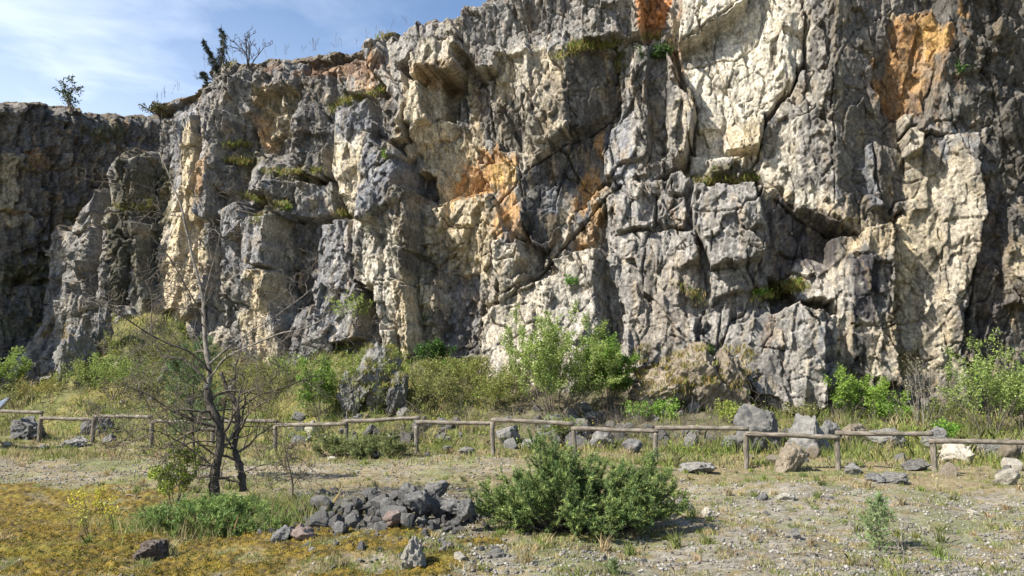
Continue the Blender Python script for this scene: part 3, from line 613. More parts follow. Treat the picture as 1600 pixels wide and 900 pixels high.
pt([(740, 460), (770, 370), (830, 372), (830, 430), (936, 384), (944, 560), (760, 620), (735, 560)], (0.40, 0.36, 0.29), 0.88, 2.7); pt([(850, 440), (944, 400), (946, 560), (860, 560)], G_, 0.65, 2.9)
pt([(1060, -60), (1258, -60), (1254, 100), (1240, 135), (1192, 190), (1184, 262), (1130, 262), (1086, 250), (1086, 170), (1060, 120)], W_, 0.95, 2.0, 0.15, 0.35)
pt([(1100, 45), (1130, 30), (1135, 70), (1115, 85), (1098, 70)], GB, 0.35, 2); pt([(1140, 205), (1188, 190), (1186, 250), (1150, 262)], C_, 0.8, 2.3)
pt([(1190, 200), (1240, 190), (1260, 280), (1298, 300), (1332, 362), (1262, 336), (1210, 312), (1182, 272)], W_, 0.8, 2.5); pt([(1182, 290), (1230, 300), (1240, 330), (1200, 330)], C_, 0.7, 2.4)
pt([(1300, 320), (1400, 350), (1395, 400), (1330, 400), (1290, 430), (1260, 330)], C_, 0.75, 2.6); pt([(1210, 400), (1330, 400), (1330, 620), (1280, 560), (1280, 500), (1255, 465), (1215, 450)], CG, 0.7, 2.6)
pt([(1425, 240), (1490, 235), (1525, 260), (1536, 350), (1520, 450), (1505, 620), (1395, 620), (1392, 400)], (0.30, 0.26, 0.19), 0.9, 2.2); pt([(1460, 280), (1500, 240), (1530, 330), (1515, 430), (1480, 420)], CG, 0.55, 2.2); pt([(1420, 400), (1500, 420), (1480, 520), (1420, 500)], CG, 0.6, 2.2)  # recess tan is darkened to paint in its partial shade
pt([(1400, 340), (1425, 330), (1425, 480), (1400, 520)], C_, 0.8, 2.3); pt([(1430, 220), (1470, 210), (1475, 270), (1440, 270)], BR, 0.5, 2.2)
pt([(1412, 205), (1430, 196), (1450, 205), (1446, 235), (1420, 238)], CG, 0.9, 2.9, 0.05, 0.2); pt([(1408, 172), (1430, 168), (1434, 195), (1410, 200)], CG, 0.9, 2.7, 0.05, 0.2)
pt([(1570, 380), (1610, 370), (1600, 520), (1575, 500)], C_, 0.6, 2)
# rust
pt([(476, 92), (572, 78), (606, 115), (595, 140), (545, 130), (500, 122), (470, 118)], R_, 0.9, 1); pt([(550, 128), (575, 128), (600, 100), (590, 145), (560, 150)], O_, 0.4, 1); pt([(405, 95), (440, 88), (440, 110), (400, 112)], R_, 0.7, 1)
pt([(642, 330), (700, 325), (760, 330), (765, 430), (700, 430), (690, 560), (645, 560)], C_, 0.55, 1.7)
pt([(700, 260), (760, 225), (812, 255), (815, 368), (780, 370), (775, 305), (700, 320)], O_, 0.75, 1.7); pt([(775, 250), (812, 258), (812, 290), (775, 300)], (0.55, 0.36, 0.14), 0.8, 1.8); pt([(740, 240), (760, 240), (765, 280), (720, 300)], R_, 0.6, 1.5)
pt([(1000, -60), (1062, -60), (1050, 35), (1040, 55), (1005, 56)], (0.42, 0.17, 0.05), 0.9, 1.2); pt([(1040, 40), (1062, 60), (1070, 110), (1055, 120), (1040, 80)], (0.35, 0.22, 0.11), 0.7, 2)
pt([(1350, 140), (1372, 110), (1400, 30), (1455, 18), (1484, 70), (1462, 120), (1445, 150), (1430, 180), (1402, 195)], (0.34, 0.185, 0.07), 0.88, 1.9); pt([(1430, 25), (1470, 45), (1474, 80), (1445, 92), (1435, 60)], (0.43, 0.27, 0.10), 0.85, 1.9, 0.05, 0.3)
pt([(1372, 120), (1400, 105), (1405, 140), (1385, 150)], BR, 0.6, 1.9); pt([(1415, 140), (1440, 140), (1440, 180), (1420, 175)], GD, 0.7, 1.9); pt([(1440, 100), (1470, 90), (1475, 200), (1450, 210)], BR, 0.6, 2)
pt([(1488, 0), (1500, 5), (1505, 35), (1492, 30)], O_, 0.7, 2.2, 0.05)
pt([(925, 190), (942, 185), (945, 240), (928, 240)], O_, 0.8, 1.6, 0.06); pt([(912, 250), (935, 270), (945, 300), (900, 350), (890, 340), (905, 300)], (0.42, 0.25, 0.10), 0.85, 1.6); pt([(890, 370), (930, 330), (950, 320), (920, 390), (890, 400)], (0.42, 0.25, 0.10), 0.7, 1.5)
pt([(0, 0)] * 3, O_, 0) if False else None
# black and dark stains, and shade painted on recesses and turned faces
pt([(892, 84), (962, 78), (974, 160), (962, 196), (900, 214), (890, 190)], (0.085, 0.076, 0.066), 0.96, 1.6, 0.08, 0.15)  # dark right-facing face, its shade painted into the colour
pt([(818, 275), (896, 216), (925, 200), (915, 260), (890, 310), (850, 300), (880, 362), (846, 398), (828, 372), (808, 330)], (0.05, 0.05, 0.053), 0.97, 1.5, 0.1, 0.25); pt([(895, 216), (925, 200), (930, 240), (912, 260), (900, 240)], BK, 0.8, 1.6); pt([(850, 300), (870, 295), (872, 335), (856, 335)], GB, 0.8, 1.5)
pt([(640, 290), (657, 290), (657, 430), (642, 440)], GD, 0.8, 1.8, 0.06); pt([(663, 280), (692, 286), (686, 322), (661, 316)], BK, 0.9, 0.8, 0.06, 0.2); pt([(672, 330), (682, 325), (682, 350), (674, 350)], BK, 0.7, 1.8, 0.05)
pt([(660, 400), (700, 395), (695, 430), (670, 440)], GD, 0.8, 1.7); pt([(690, 440), (755, 440), (750, 560), (690, 560)], (0.14, 0.135, 0.14), 0.8, 1.4); pt([(700, 130), (724, 130), (722, 200), (705, 190)], BK, 0.7, 0.8)  # last patch paints the shade in the niche under the block
pt([(1186, 310), (1262, 336), (1320, 370), (1280, 430), (1195, 430)], (0.06, 0.055, 0.06), 0.92, 1.6); pt([(1300, 350), (1330, 365), (1325, 400), (1300, 410)], BK, 0.7, 2.6)  # first patch paints the shadow below the overhang
pt([(1330, 395), (1376, 398), (1372, 500), (1333, 500)], (0.045, 0.042, 0.047), 0.97, 2.9, 0.08, 0.25); pt([(1372, 400), (1396, 430), (1390, 510), (1370, 490)], GD, 0.6, 2.9); pt([(1336, 520), (1358, 520), (1355, 580), (1335, 575)], BK, 0.9, 3.0, 0.06)
pt([(1350, 235), (1368, 215), (1376, 330), (1355, 330)], GB, 0.7, 2.6); pt([(1376, 260), (1410, 250), (1412, 335), (1390, 345)], (0.10, 0.085, 0.075), 0.85, 2.4); pt([(1310, 280), (1345, 260), (1345, 330), (1315, 330)], GD, 0.5, 2.6)
pt([(1400, 540), (1440, 545), (1440, 580), (1410, 590)], (0.20, 0.15, 0.03), 0.6, 2.3); pt([(1340, 600), (1520, 590), (1540, 660), (1340, 650)], GD, 0.8, 2.3)
pt([(1500, 470), (1600, 440), (1600, 700), (1500, 700)], (0.075, 0.065, 0.065), 0.85, 2); pt([(1540, 300), (1575, 300), (1570, 450), (1520, 460)], (0.09, 0.075, 0.07), 0.85, 2)  # dark right end: shade of the turned wall painted in
pt([(470, 130), (515, 120), (520, 240), (480, 250)], GD, 0.55, 1.5); pt([(345, 190), (385, 190), (385, 300), (350, 300)], GD, 0.75, 1.3); pt([(455, 350), (490, 350), (495, 560), (460, 560)], GD, 0.7, 1.2)  # middle patch paints the shaded right side of the grey pillar
# plants and moss on the ledges (soil of the ledges)
for pg in ([(515, 168), (545, 150), (605, 140), (608, 148), (560, 162), (520, 180)], [(412, 275), (440, 262), (500, 262), (505, 275), (450, 288)], [(884, 68), (955, 66), (960, 78), (890, 82)],
           [(1085, 280), (1120, 265), (1185, 270), (1185, 284), (1100, 290)], [(1178, 462), (1200, 440), (1258, 436), (1262, 455), (1230, 465), (1185, 482)], [(520, 325), (555, 325), (560, 342), (530, 345)],
           [(350, 225), (390, 220), (390, 262), (352, 262)], [(218, 240), (236, 250), (244, 330), (220, 330)], [(375, 300), (450, 315), (445, 332), (385, 336)], [(180, 318), (240, 320), (250, 340), (190, 345)]):
    pt(pg, (0.085, 0.075, 0.03), 0.8, 1.8, 0.08, 0.2)
pt([(212, 235), (234, 250), (246, 330), (256, 480), (232, 500), (222, 400), (212, 315)], (0.05, 0.048, 0.03), 0.9, 0.0, 0.1, 0.2)  # gully and outcrop side: shade painted in by this patch and the next
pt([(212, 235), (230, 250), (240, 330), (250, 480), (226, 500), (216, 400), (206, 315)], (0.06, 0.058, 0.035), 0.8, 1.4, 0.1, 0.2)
A.mottle(0.5)
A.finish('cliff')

# --- left wall, in its own shade
TB = [(-400, 160), (-100, 160), (0, 158), (60, 157), (110, 164), (150, 172), (200, 178), (225, 177), (330, 175)]
tb = np.array([3.3, 6.0]); 
B = Cliff((-22.5, 34.0), tb, -9.5, 13.0, 0.0, 18.0, 0.045, 11, TB)
B.D += 0.0
B.poly([(0, 158), (70, 158), (66, 300), (60, 480), (0, 480)], 0.5, 0.1); B.poly([(70, 190), (110, 165), (120, 300), (75, 300)], 0.7, 0.15); B.poly([(20, 240), (80, 240), (80, 400), (30, 420)], 0.7, -0.1)
B.poly([(85, 260), (130, 250), (140, 360), (90, 380)], 0.7, 0.1); B.poly([(60, 380), (130, 360), (130, 520), (60, 520)], 0.6, 0.0, -0.2)
B.poly([(0, 440), (160, 430), (200, 640), (0, 640)], 1.0, 0.0, -0.3)
for q in ([(4, 180), (5, 250), (8, 300)], [(33, 180), (36, 240), (30, 300), (18, 340)], [(80, 235), (84, 330), (80, 400)], [(204, 180), (200, 200), (205, 225)], [(108, 165), (100, 200)], [(0, 330), (60, 340)]):
    B.crack(q, 0.5, 0.10, 0.5)
B.detail(np.ones_like(B.S))
B.colinit(np.full_like(B.S, 0.30))
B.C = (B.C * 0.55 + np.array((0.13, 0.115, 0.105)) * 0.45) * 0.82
B.paint([(0, 240), (30, 235), (32, 300), (20, 350), (0, 350)], C_, 0.7, 0.5); B.paint([(40, 235), (80, 232), (78, 262), (45, 260)], (0.33, 0.19, 0.09), 0.7, 0.5)
for pg in ([(130, 190), (200, 195), (205, 230), (150, 225)], [(0, 420), (110, 380), (120, 430), (0, 460)], [(0, 490), (90, 480), (100, 520), (0, 530)], [(90, 330), (130, 320), (130, 350), (90, 360)], [(118, 250), (140, 240), (140, 275), (122, 275)]):
    B.paint(pg, (0.09, 0.09, 0.035), 0.8, 0.6)
B.mottle(0.7)
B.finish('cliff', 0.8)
# ------------------------------------------------------------------ ground
FX = [-30, -22, -18.5, -16.7, -15.5, -13.6, -11.8, -8.7, -6.8, -4.8, -2.8, -0.7, 2.2, 4.3, 8.4, 10.5, 16, 30]
FH = [1.5, 1.6, 2.1, 3.0, 4.1, 4.2, 2.8, 2.1, 2.6, 2.5, 2.4, 1.9, 1.5, 1.5, 0.8, 0.7, 0.35, 0.3]
def gpx(px_u, px_v, Y=None):
    return P(px_u, px_v, Y)
def ground_z(x, y, fine=False):
    x = np.asarray(x, float); y = np.asarray(y, float)
    yt = 17 - 0.3 * x + 2.2; ye = np.where(x < -16, 33.0, 28.5 - 0.27 * x - 2.2)
    t = np.clip((y - yt) / (ye - yt), 0, 1)
    h = np.interp(x, FX, FH) * (0.35 * t + 0.65 * t * t * (3 - 2 * t))
    z = h + 0.10 * pnoise(x * 0.35, y * 0.35, 5) + 0.05 * pnoise(x * 1.1, y * 1.1, 6) * (1 + 3 * t) + 0.03 * pnoise(x * 3, y * 3, 8) * (0.4 + 3 * t)
    z = z - 0.09 * sstep(2, 10, x) * (1 - t) + 0.05 * sstep(-6, -12, x) * (1 - t)
    if fine:
        z = z + 0.012 * fbm(x * 9, y * 9, 9, 3) + 0.02 * sstep(0, 1, t) * fbm(x * 4, y * 4, 10, 3)
        mo = moss_mask(x, y)
        z = z + mo * (0.045 * np.abs(pnoise(x * 8, y * 8, 11)) + 0.040 * np.abs(pnoise(x * 17, y * 17, 12)) + 0.015 * pnoise(x * 31, y * 31, 13))
    return z
def hit(u, v):
    r = ray(u, v); t = np.linspace(3.5, 60, 4000); p = CAM + r * t[:, None]
    k = np.nonzero(p[:, 2] < ground_z(p[:, 0], p[:, 1]))[0]
    return p[k[0]] if len(k) and p[k[0], 1] < 33 else hit(u, v + 8)
def flatxy(u, v):
    r = ray(u, v); t = (0 - 1.6) / r[2]; p = CAM + r * t; return p[:2]
def zone(x, y, pts, soft=0.35, n=0.5, seed=1):
    q = np.array([flatxy(u, v) for u, v in pts])
    nn = fbm(x * 1.3, y * 1.3, seed, 5) * n
    return sstep(-soft, soft, sdpoly(np.asarray(x, float), np.asarray(y, float), q) + nn)
def moss_mask(x, y):
    a = zone(x, y, [(-500, 762), (150, 762), (330, 778), (460, 835), (620, 838), (760, 845), (740, 905), (400, 990), (-900, 990)], 0.12, 0.9, 31)
    p = sstep(-0.24, 0.10, fbm(x * 1.9, y * 1.9, 33, 5) + 0.14 * sstep(-1.0, -3.5, x) - 0.03)
    return a * p
ys = np.concatenate([np.linspace(-60, 2, 24), 3.2 * (16 / 3.2) ** np.linspace(0, 1, 680), 16 * (46 / 16) ** (np.linspace(0, 1, 300)[1:]), 46 * (1600 / 46) ** (np.linspace(0, 1, 24)[1:])])
sc = np.concatenate([-np.geomspace(12, 1.25, 12), np.linspace(-1.2, 1.2, 1050), np.geomspace(1.25, 12, 12)])
GX = sc[None, :] * (3 + 0.85 * np.clip(ys, 0, None))[:, None]; GY = ys[:, None] * np.ones_like(GX)
near = (GY > 2) & (GY < 50) & (np.abs(GX) < 50)
GZ = np.zeros_like(GX); GZ[near] = ground_z(GX[near], GY[near], True)
GZ[~near] = ground_z(np.clip(GX[~near], -60, 60), np.clip(GY[~near], -60, 60))
def ground_col(x, y):
    n1 = fbm(x * 0.8, y * 0.8, 21, 5); n2 = fbm(x * 4, y * 4, 22, 4); n3 = fbm(x * 12, y * 12, 23, 3)
    c = np.array((0.205, 0.165, 0.090)) * np.ones(x.shape + (1,))
    def put(w, col):
        nonlocal c; w = np.clip(w, 0, 1)[..., None]; c = c * (1 - w) + np.array(col) * w
    put(sstep(0.0, 0.4, n1 + 0.5 * n2) * 0.7, (0.12, 0.115, 0.045))
    yt = 17 - 0.3 * x + 1.5; tal = sstep(0, 1.5, y - yt)
    # trodden gravel strip and the bare pale ground on the right
    g = zone(x, y, [(-600, 718), (300, 724), (760, 712), (900, 722), (760, 748), (300, 752), (100, 762), (-600, 765)], 0.5, 1.6, 41)
    put(g * sstep(-0.1, 0.25, n2 + 0.05) * 0.75, (0.23, 0.205, 0.165))
    g = zone(x, y, [(1040, 752), (1500, 764), (1900, 775), (2300, 990), (420, 990), (700, 856), (1000, 850), (1090, 820)], 0.5, 1.4, 42)
    put(g * sstep(-0.22, 0.12, n2 + 0.4 * n1 + 0.08) * 0.9, (0.235, 0.215, 0.18))
    g = zone(x, y, [(440, 760), (740, 760), (760, 850), (600, 845), (430, 850)], 0.3, 0.6, 43)
    put(g * 0.8, (0.15, 0.13, 0.10))
    put(sstep(0.18, 0.3, n3 + 0.4 * n2) * (1 - tal) * 0.4, (0.30, 0.27, 0.22))
    put(sstep(0.15, 0.4, -n3 + 0.3 * n1) * 0.5, (0.07, 0.06, 0.035))
    put(sstep(-0.05, 0.28, fbm(x * 0.6, y * 0.6, 28, 4) + n2 * .4) * (1 - tal) * 0.65, (0.135, 0.15, 0.055)); mo = moss_mask(x, y)
    put(mo, (0.18, 0.125, 0.022)); put(mo * sstep(-0.05, 0.15, n2 * .6 + 1.2 * n3) * 0.9, (0.065, 0.05, 0.018)); put(mo * sstep(0.1, 0.35, n1 - n2 * .5) * 0.5, (0.17, 0.16, 0.03))
    put(tal * 0.8, (0.115, 0.115, 0.04)); put(tal * sstep(0, 0.3, n1 + n2 * .6) * 0.7, (0.19, 0.16, 0.05)); put(tal * sstep(0, 0.3, n2 - n1) * 0.6, (0.07, 0.085, 0.025))
    g = tal * zone(x, y, [(760, 640), (1130, 640), (1180, 705), (760, 700)], 0.8, 1.2, 44); put(g * 0.75, (0.10, 0.085, 0.065))
    return c
GC = np.ones(GX.shape + (3,)) * np.array((0.2, 0.17, 0.1)); GC[near] = ground_col(GX[near], GY[near])
V = np.stack([GX, GY, GZ], -1).reshape(-1, 3)
tag(link_mesh('ground', V, gridfaces(*GX.shape), M_ground, None, True, GC.reshape(-1, 3)), kind='structure')

# ------------------------------------------------------------------ rocks
import bmesh
_ico = {}
def ico(sub):
    if sub not in _ico:
        bm = bmesh.new(); bmesh.ops.create_icosphere(bm, subdivisions=sub, radius=1)
        _ico[sub] = (np.array([v.co[:] for v in bm.verts]), np.array([[v.index for v in f.verts] for f in bm.faces])); bm.free()
    return _ico[sub]
def rockverts(seed, sub, planes=16, rough=0.05, dmin=0.52, dmax=0.86, flatbase=False):
    rng = np.random.default_rng(seed); v, f = ico(sub); v = v.copy()
    v *= (1 + 0.12 * pnoise(v[:, 0] * 1.3 + v[:, 2], v[:, 1] * 1.3 - v[:, 2], seed))[:, None]
    for k in range(planes):
        n = rng.normal(size=3); n /= np.linalg.norm(n); d = rng.uniform(dmin, dmax)
        o = np.clip(v @ n - d, 0, None); v -= o[:, None] * n * 0.97
    r = pnoise(v[:, 0] * 4 + v[:, 2] * 2, v[:, 1] * 4 - v[:, 2] * 3, seed + 1) + 0.5 * pnoise(v[:, 0] * 9 - v[:, 2] * 7, v[:, 1] * 9 + v[:, 2] * 6, seed + 2)
    v *= (1 + rough * r)[:, None]
    if sub >= 4:
        a, e, _ = facet(v[:, 0] + 0.6 * v[:, 1], v[:, 2] + 0.4 * v[:, 1], 0.42, 0.36, seed + 3, 0.07, 0.55); a2, e2, _ = facet(v[:, 0] - 0.5 * v[:, 2], v[:, 2] * 0.8 + 0.7 * v[:, 1] + 0.5 * v[:, 0], 0.19, 0.17, seed + 4, 0.035, 0.6)
        v *= (1 + a + a2 - 0.04 * (1 - sstep(0, 0.12, e)))[:, None]
    v /= np.abs(v).max(0)[None, :]
    return v, f
def boulder(u, v, wpx, hpx, mat, label, name='boulder', group=None, seed=None, sub=4, planes=14, rough=0.06, sink=0.18, deep=0.85, Y=None, lean=None, cat=None):
    p = hit(u, v) if Y is None else P(u, v, Y)
    k = p[1] / F; w_ = wpx * k / 2; h_ = hpx * k / 2
    seed = int(u * 7 + v) if seed is None else seed
    vv, ff = rockverts(seed, sub, planes, rough)
    if lean is not None:   # pull the top over to one side or to a point
        tz = np.clip(vv[:, 2], -1, 1); vv[:, 0] = vv[:, 0] * (1 - lean[1] * (tz + 1) / 2) + lean[0] * (tz + 1) / 2
    vv = vv * np.array([w_, w_ * deep, h_ * (1 + sink)])
    o = link_mesh(name, vv, ff, mat, None, False, None, (p[0], p[1] + w_ * deep * 0.5, p[2] + h_ * (1 - sink)))
    return tag(o, label, cat or name.replace('_', ' '), group)

FG = [(231, 876, 60, 38, M_rbrown, 'dark angular rock lying on golden moss in the left foreground', None),
      (641, 893, 54, 52, M_rwhite, 'pale pointed rock standing alone in the centre foreground', (0.0, 0.45)),
      (467, 848, 44, 32, M_rpink, 'pinkish brown rock at the edge of the left low juniper', None),
      (437, 848, 36, 26, M_rdark, 'dark rock touching the pinkish one beside the left low juniper', None),
      (530, 838, 28, 26, M_rdark, 'dark rock off the left front edge of the rubble pile', None),
      (697, 860, 18, 14, M_rgrey, 'small grey stone to the right of the pale pointed rock, behind it', None),
      (716, 878, 24, 14, M_rpale, 'low pale stone to the right of the pale pointed rock', None),
      (776, 872, 30, 12, M_rgrey, 'flat grey stone in front of the green juniper bush, at its left', None),
      (266, 878, 18, 8, M_rpale, 'flat pale stone touching the dark rock on the golden moss', None),
      (1072, 800, 30, 19, M_rdark, 'dark rock at the right edge of the green juniper bush', None),
      (1106, 808, 18, 16, M_rpale, 'pale lump on gravel right of the green juniper bush', None),
      (1093, 741, 62, 24, M_rgrey, 'wide low grey rock between the green juniper bush and the fence', None),
      (1193, 783, 20, 12, M_rdark, 'small dark stone on the gravel left of the white slab stone', None),
      (1231, 782, 32, 13, M_rwhite, 'white slab shaped stone lying on the right hand gravel', None),
      (1245, 844, 16, 18, M_rgrey, 'small upright grey stone low on the right hand gravel', None),
      (1335, 742, 30, 20, M_rgrey, 'grey stone in front of the fence, left one of the three by the post', None),
      (1370, 754, 34, 14, M_rdark, 'low dark stone in front of the fence, middle one of the three by the post', None),
      (1404, 756, 46, 22, M_rgrey, 'biggest of the three grey stones in front of the right hand fence post', None),
      (1436, 736, 40, 18, M_rgrey, 'pale grey stone tucked behind the rail at the right hand fence post', None),
      (1582, 759, 44, 26, M_rpale, 'pale blocky rock in front of the fence at the right edge', None),
      (1523, 806, 14, 10, M_rpale, 'small white stone in the grass near the right edge', None),
      (588, 716, 24, 11, M_rwhite, 'white stone on the grass in front of the fence, near the fifth post', None),
      (519, 721, 16, 8, M_rpale, 'small white stone left of the white one on the grass by the fence', None),
      (667, 714, 12, 8, M_rdark, 'small dark stone just right of a fence post in the middle', None),
      (8, 698, 18, 8, M_rpale, 'flat pale stone at the left edge in front of the fence', None),
      (112, 700, 50, 18, M_rgrey, 'low broken grey rock between the second and third fence posts', None),
      (66, 704, 16, 10, M_rdark, 'small dark stone at the foot of the second fence post', None),
      (166, 694, 28, 16, M_rdark, 'small dark rock right of the third fence post', None),
      (33, 686, 64, 36, M_rdark, 'rounded dark brown boulder behind the leftmost rail of the fence', None),
      (150, 678, 56, 32, M_rdark, 'dark boulder under leafless scrub behind the fence on the left', None),
      (1199, 708, 114, 86, M_rgrey, 'large grey boulder rising above the rails right of centre', (-0.05, 0.3)),
      (1237, 737, 62, 46, M_rtan, 'tan angular boulder under the rails right of centre', (0.1, 0.1)),
      (1277, 708, 84, 72, M_rgrey, 'grey boulder right of the largest boulder, behind the rails', (-0.1, 0.45)),
      (1336, 694, 52, 36, M_rtan, 'tan grey boulder above the rail, next to the bright green shrub', None),
      (1390, 700, 60, 30, M_rgrey, 'long low boulder behind the rail under the leafless pale shrub', None),
      (1298, 690, 40, 34, M_rgrey, 'grey boulder squeezed between two larger ones behind the rails', None),
      (1470, 706, 50, 38, M_rgrey, 'grey boulder behind the rail left of the airy shrub at the right edge', None),
      (1505, 726, 60, 34, M_rpale, 'pale boulder below the rail near the right edge', None),
      (1560, 714, 56, 30, M_rgrey, 'grey boulder below the rail at the foot of the airy right hand shrub', None),
      (1585, 726, 40, 40, M_rtan, 'tan boulder behind the rail at the right edge of the photo', None),
      (793, 694, 40, 34, M_rgrey, 'blue grey boulder behind the fence, left of the juniper top', None),
      (855, 676, 40, 22, M_rdark, 'dark rock behind the rail above the green juniper bush', None),
      (27 + 800, 700, 30, 18, M_rgrey, 'grey rock seen just left of the juniper top behind the fence', None),
      (945, 702, 46, 30, M_rgrey, 'grey rock under the rail above the green juniper bush', None),
      (990, 708, 34, 22, M_rdark, 'dark rock under the rail above the right half of the juniper', None),
      (1145, 706, 36, 30, M_rdark, 'dark rock behind the rail just left of the largest boulder', None),
      (700, 706, 18, 12, M_rgrey, 'smaller of two round grey stones in grass behind the middle rail', None),
      (729, 712, 26, 14, M_rgrey, 'larger of two round grey stones in grass behind the middle rail', None)]
for (u, v, w_, h_, m_, lab, ln) in FG:
    boulder(u, v, w_, h_, m_, lab, 'rock' if w_ < 50 else 'boulder', sub=5 if w_ > 49 else 4, lean=ln, sink=0.40 if w_ > 55 else 0.25, cat='rock' if w_ < 50 else 'boulder')
BG = [(540, 648, 56, 70, M_rgrey, 'grey outcrop block on the left of the grassy capped boulder', 25.0, (0.1, 0.2)), (622, 652, 50, 84, M_rgrey, 'grey outcrop block on the right of the grassy capped boulder', 25.0, (0.0, 0.2)), (582, 652, 104, 118, M_rgrey, 'big grey boulder at the cliff foot with a grassy cap', 25.0, (0.0, 0.25)),
      (100, 598, 74, 92, M_rgrey, 'tall grey outcrop block with orange moss on its flat top', 31.0, (0.1, 0.2)),
      (35, 610, 52, 46, M_rdark, 'dark mossy boulder at the foot of the shaded cliff', 31.0, None),
      (152, 560, 44, 90, M_rgrey, 'narrow grey rock fin right of the orange mossed block', 30.8, (0.1, 0.3)),
      (1035, 642, 130, 84, M_rtan, 'tan mound boulder with dry grass at the cliff foot, left part', 24.2, (0.2, 0.3)),
      (1095, 644, 120, 112, M_rtan, 'pale grey mound boulder with rusty moss at the cliff foot, middle part', 24.2, (0.05, 0.3)),
      (1152, 650, 84, 112, M_rtan, 'dark tan mound boulder against the cliff foot, right part', 24.0, (-0.2, 0.3)),
      (1065, 580, 26, 26, M_rgrey, 'grey block sitting on the grassy rock mound', 24.4, None),
      (975, 600, 60, 40, M_rpale, 'pale rock half hidden behind the airy green shrub', 24.6, None),
      (490, 560, 60, 50, M_rgrey, 'grey rock wedge against the cliff above the bright green shrub', 26.0, None),
      (1180, 640, 40, 30, M_rgrey, 'small grey boulder at the foot of the cliff beside the rock mound', 23.5, None)]
for (u, v, w_, h_, m_, lab, Y, ln) in BG:
    boulder(u, v, w_, h_, m_, lab, 'boulder', sub=6, planes=26, rough=0.16, Y=None, lean=ln, sink=0.05, deep=0.8, cat='boulder')

# rubble pile and scree stones, each stone its own object sharing a few meshes
def stone_protos(n, seed, mats, sub=3):
    res = []
    for i in range(n):
        vv, ff = rockverts(seed + i, sub, 12, 0.05, 0.45, 0.85)
        me = bpy.data.meshes.new('rubble_rock'); me.from_pydata(vv.tolist(), [], ff.tolist()); me.materials.append(mats[i % len(mats)]); me.update(); res.append(me)
    return res
def stone(me, loc, size, rng, label, group, name='rubble_rock', cat='rock'):
    o = bpy.data.objects.new(name, me); COL.objects.link(o); o.location = loc
    o.scale = [size * k for k in rng.uniform(0.7, 1.15, 3)]; o.rotation_euler = rng.uniform(0, 6.28, 3)
    return tag(o, label, cat, group)
rng = np.random.default_rng(5)
protos = stone_protos(20, 200, [M_rdark, M_rgrey, M_rdark, M_rdark, M_rgrey])
pc = np.array([-1.42, 9.20]); pts_ = []
for _ in range(6000):
    if len(pts_) > 285: break
    q = rng.normal(0, 0.47, 2)
    if (q ** 2).sum() > 1.9: continue
    x = pc[0] + q[0] * 1.30; y = pc[1] + q[1] * 1.0
    if all((x - a) ** 2 + (y - b_) ** 2 > (0.05 + 0.085 * min(1, len(pts_) < 70)) ** 2 for a, b_, _ in pts_): pts_.append((x, y, (q ** 2).sum()))
for i, (x, y, r2) in enumerate(pts_):
    h = 0.14 * math.exp(-2.4 * r2) * (1 + 0.5 * math.sin(5 * x + 1)) + 0.05 * rng.normal() * (r2 < .5); s_ = rng.uniform(0.028, 0.075) if i > 50 else rng.uniform(0.065, 0.15)
    if r2 > 0.7: s_ *= rng.uniform(0.4, 0.9)
    stone(protos[i % 20], (x, y, float(ground_z(x, y)) + h + s_ * 0.3 * (1 if i > 60 else 0.6)), s_, rng, 'dark grey limestone rock heaped in the rubble pile between tree and juniper', 'rocks of the rubble pile')
boulder(612, 832, 34, 36, M_rpink, 'pinkish rock in front of the dark rubble pile', 'rock', sink=-0.2, cat='rock')
for (u, v, w_, h_, lab) in ((562, 762, 46, 30, 'pale topped rock on the upper right of the rubble pile'), (594, 768, 44, 36, 'large dark rock crowning the rubble pile, left of the pale topped one'), (655, 800, 62, 44, 'broad dark rock in the middle of the rubble pile'),
                            (727, 812, 34, 42, 'upright dark rock at the right end of the rubble pile, against the juniper'), (705, 800, 40, 30, 'dark slab beside the upright rock at the right end of the pile'), (585, 790, 30, 26, 'dark wedge on the left shoulder of the rubble pile')):
    if 'pale' in lab: u, v = 680, 770
    if 'crowning' in lab: u, v = 636, 778
    if 'wedge' in lab: u, v = 577, 776
    p = hit(u, v + 26)
    o = boulder(u, v + 22, w_ * 0.9, h_ * 0.9, M_rgrey if 'pale' in lab else M_rdark, lab, 'rock', sub=4, cat='rock', sink=0.0); o.location.z += 0.10
def scree(box, n, size, mats_, seed, label, group, name='scree_stone'):
    rng = np.random.default_rng(seed); pr = stone_protos(6, seed * 10, mats_, 2 if size[1] < .12 else 3)
    for i in range(n):
        u = rng.uniform(box[0], box[2]); v = box[1] + (box[3] - box[1]) * rng.uniform()
        p = hit(u, v); s_ = rng.uniform(*size) ; s_ = size[0] + (size[1] - size[0]) * rng.uniform() ** 2
        stone(pr[i % 6], p + np.array([0, 0, s_ * 0.25]), s_, rng, label, group, name, 'stone')
scree((450, 655, 720, 694), 60, (0.06, 0.26), [M_rgrey, M_rdark, M_rgrey, M_rpale], 31, 'blue grey scree stone seen under the rails left of centre', 'scree stones left of centre')
scree((790, 638, 1120, 700), 75, (0.07, 0.30), [M_rdark, M_rdark, M_rgrey], 32, 'dark scree stone among dead brush behind the central rails', 'scree stones in the dead brush')
scree((1130, 668, 1330, 730), 26, (0.05, 0.2), [M_rgrey, M_rtan, M_rdark], 33, 'small grey stone around the large boulders right of centre', 'stones around the large boulders')
scree((1330, 672, 1600, 745), 34, (0.05, 0.22), [M_rgrey, M_rpale, M_rtan], 34, 'pale grey stone behind the fence at the right', 'stones behind the fence at right')
scree((1000, 590, 1180, 650), 30, (0.08, 0.28), [M_rgrey, M_rtan, M_rgrey], 41, 'broken stone lying round the grassy rock mound', 'stones round the rock mound')
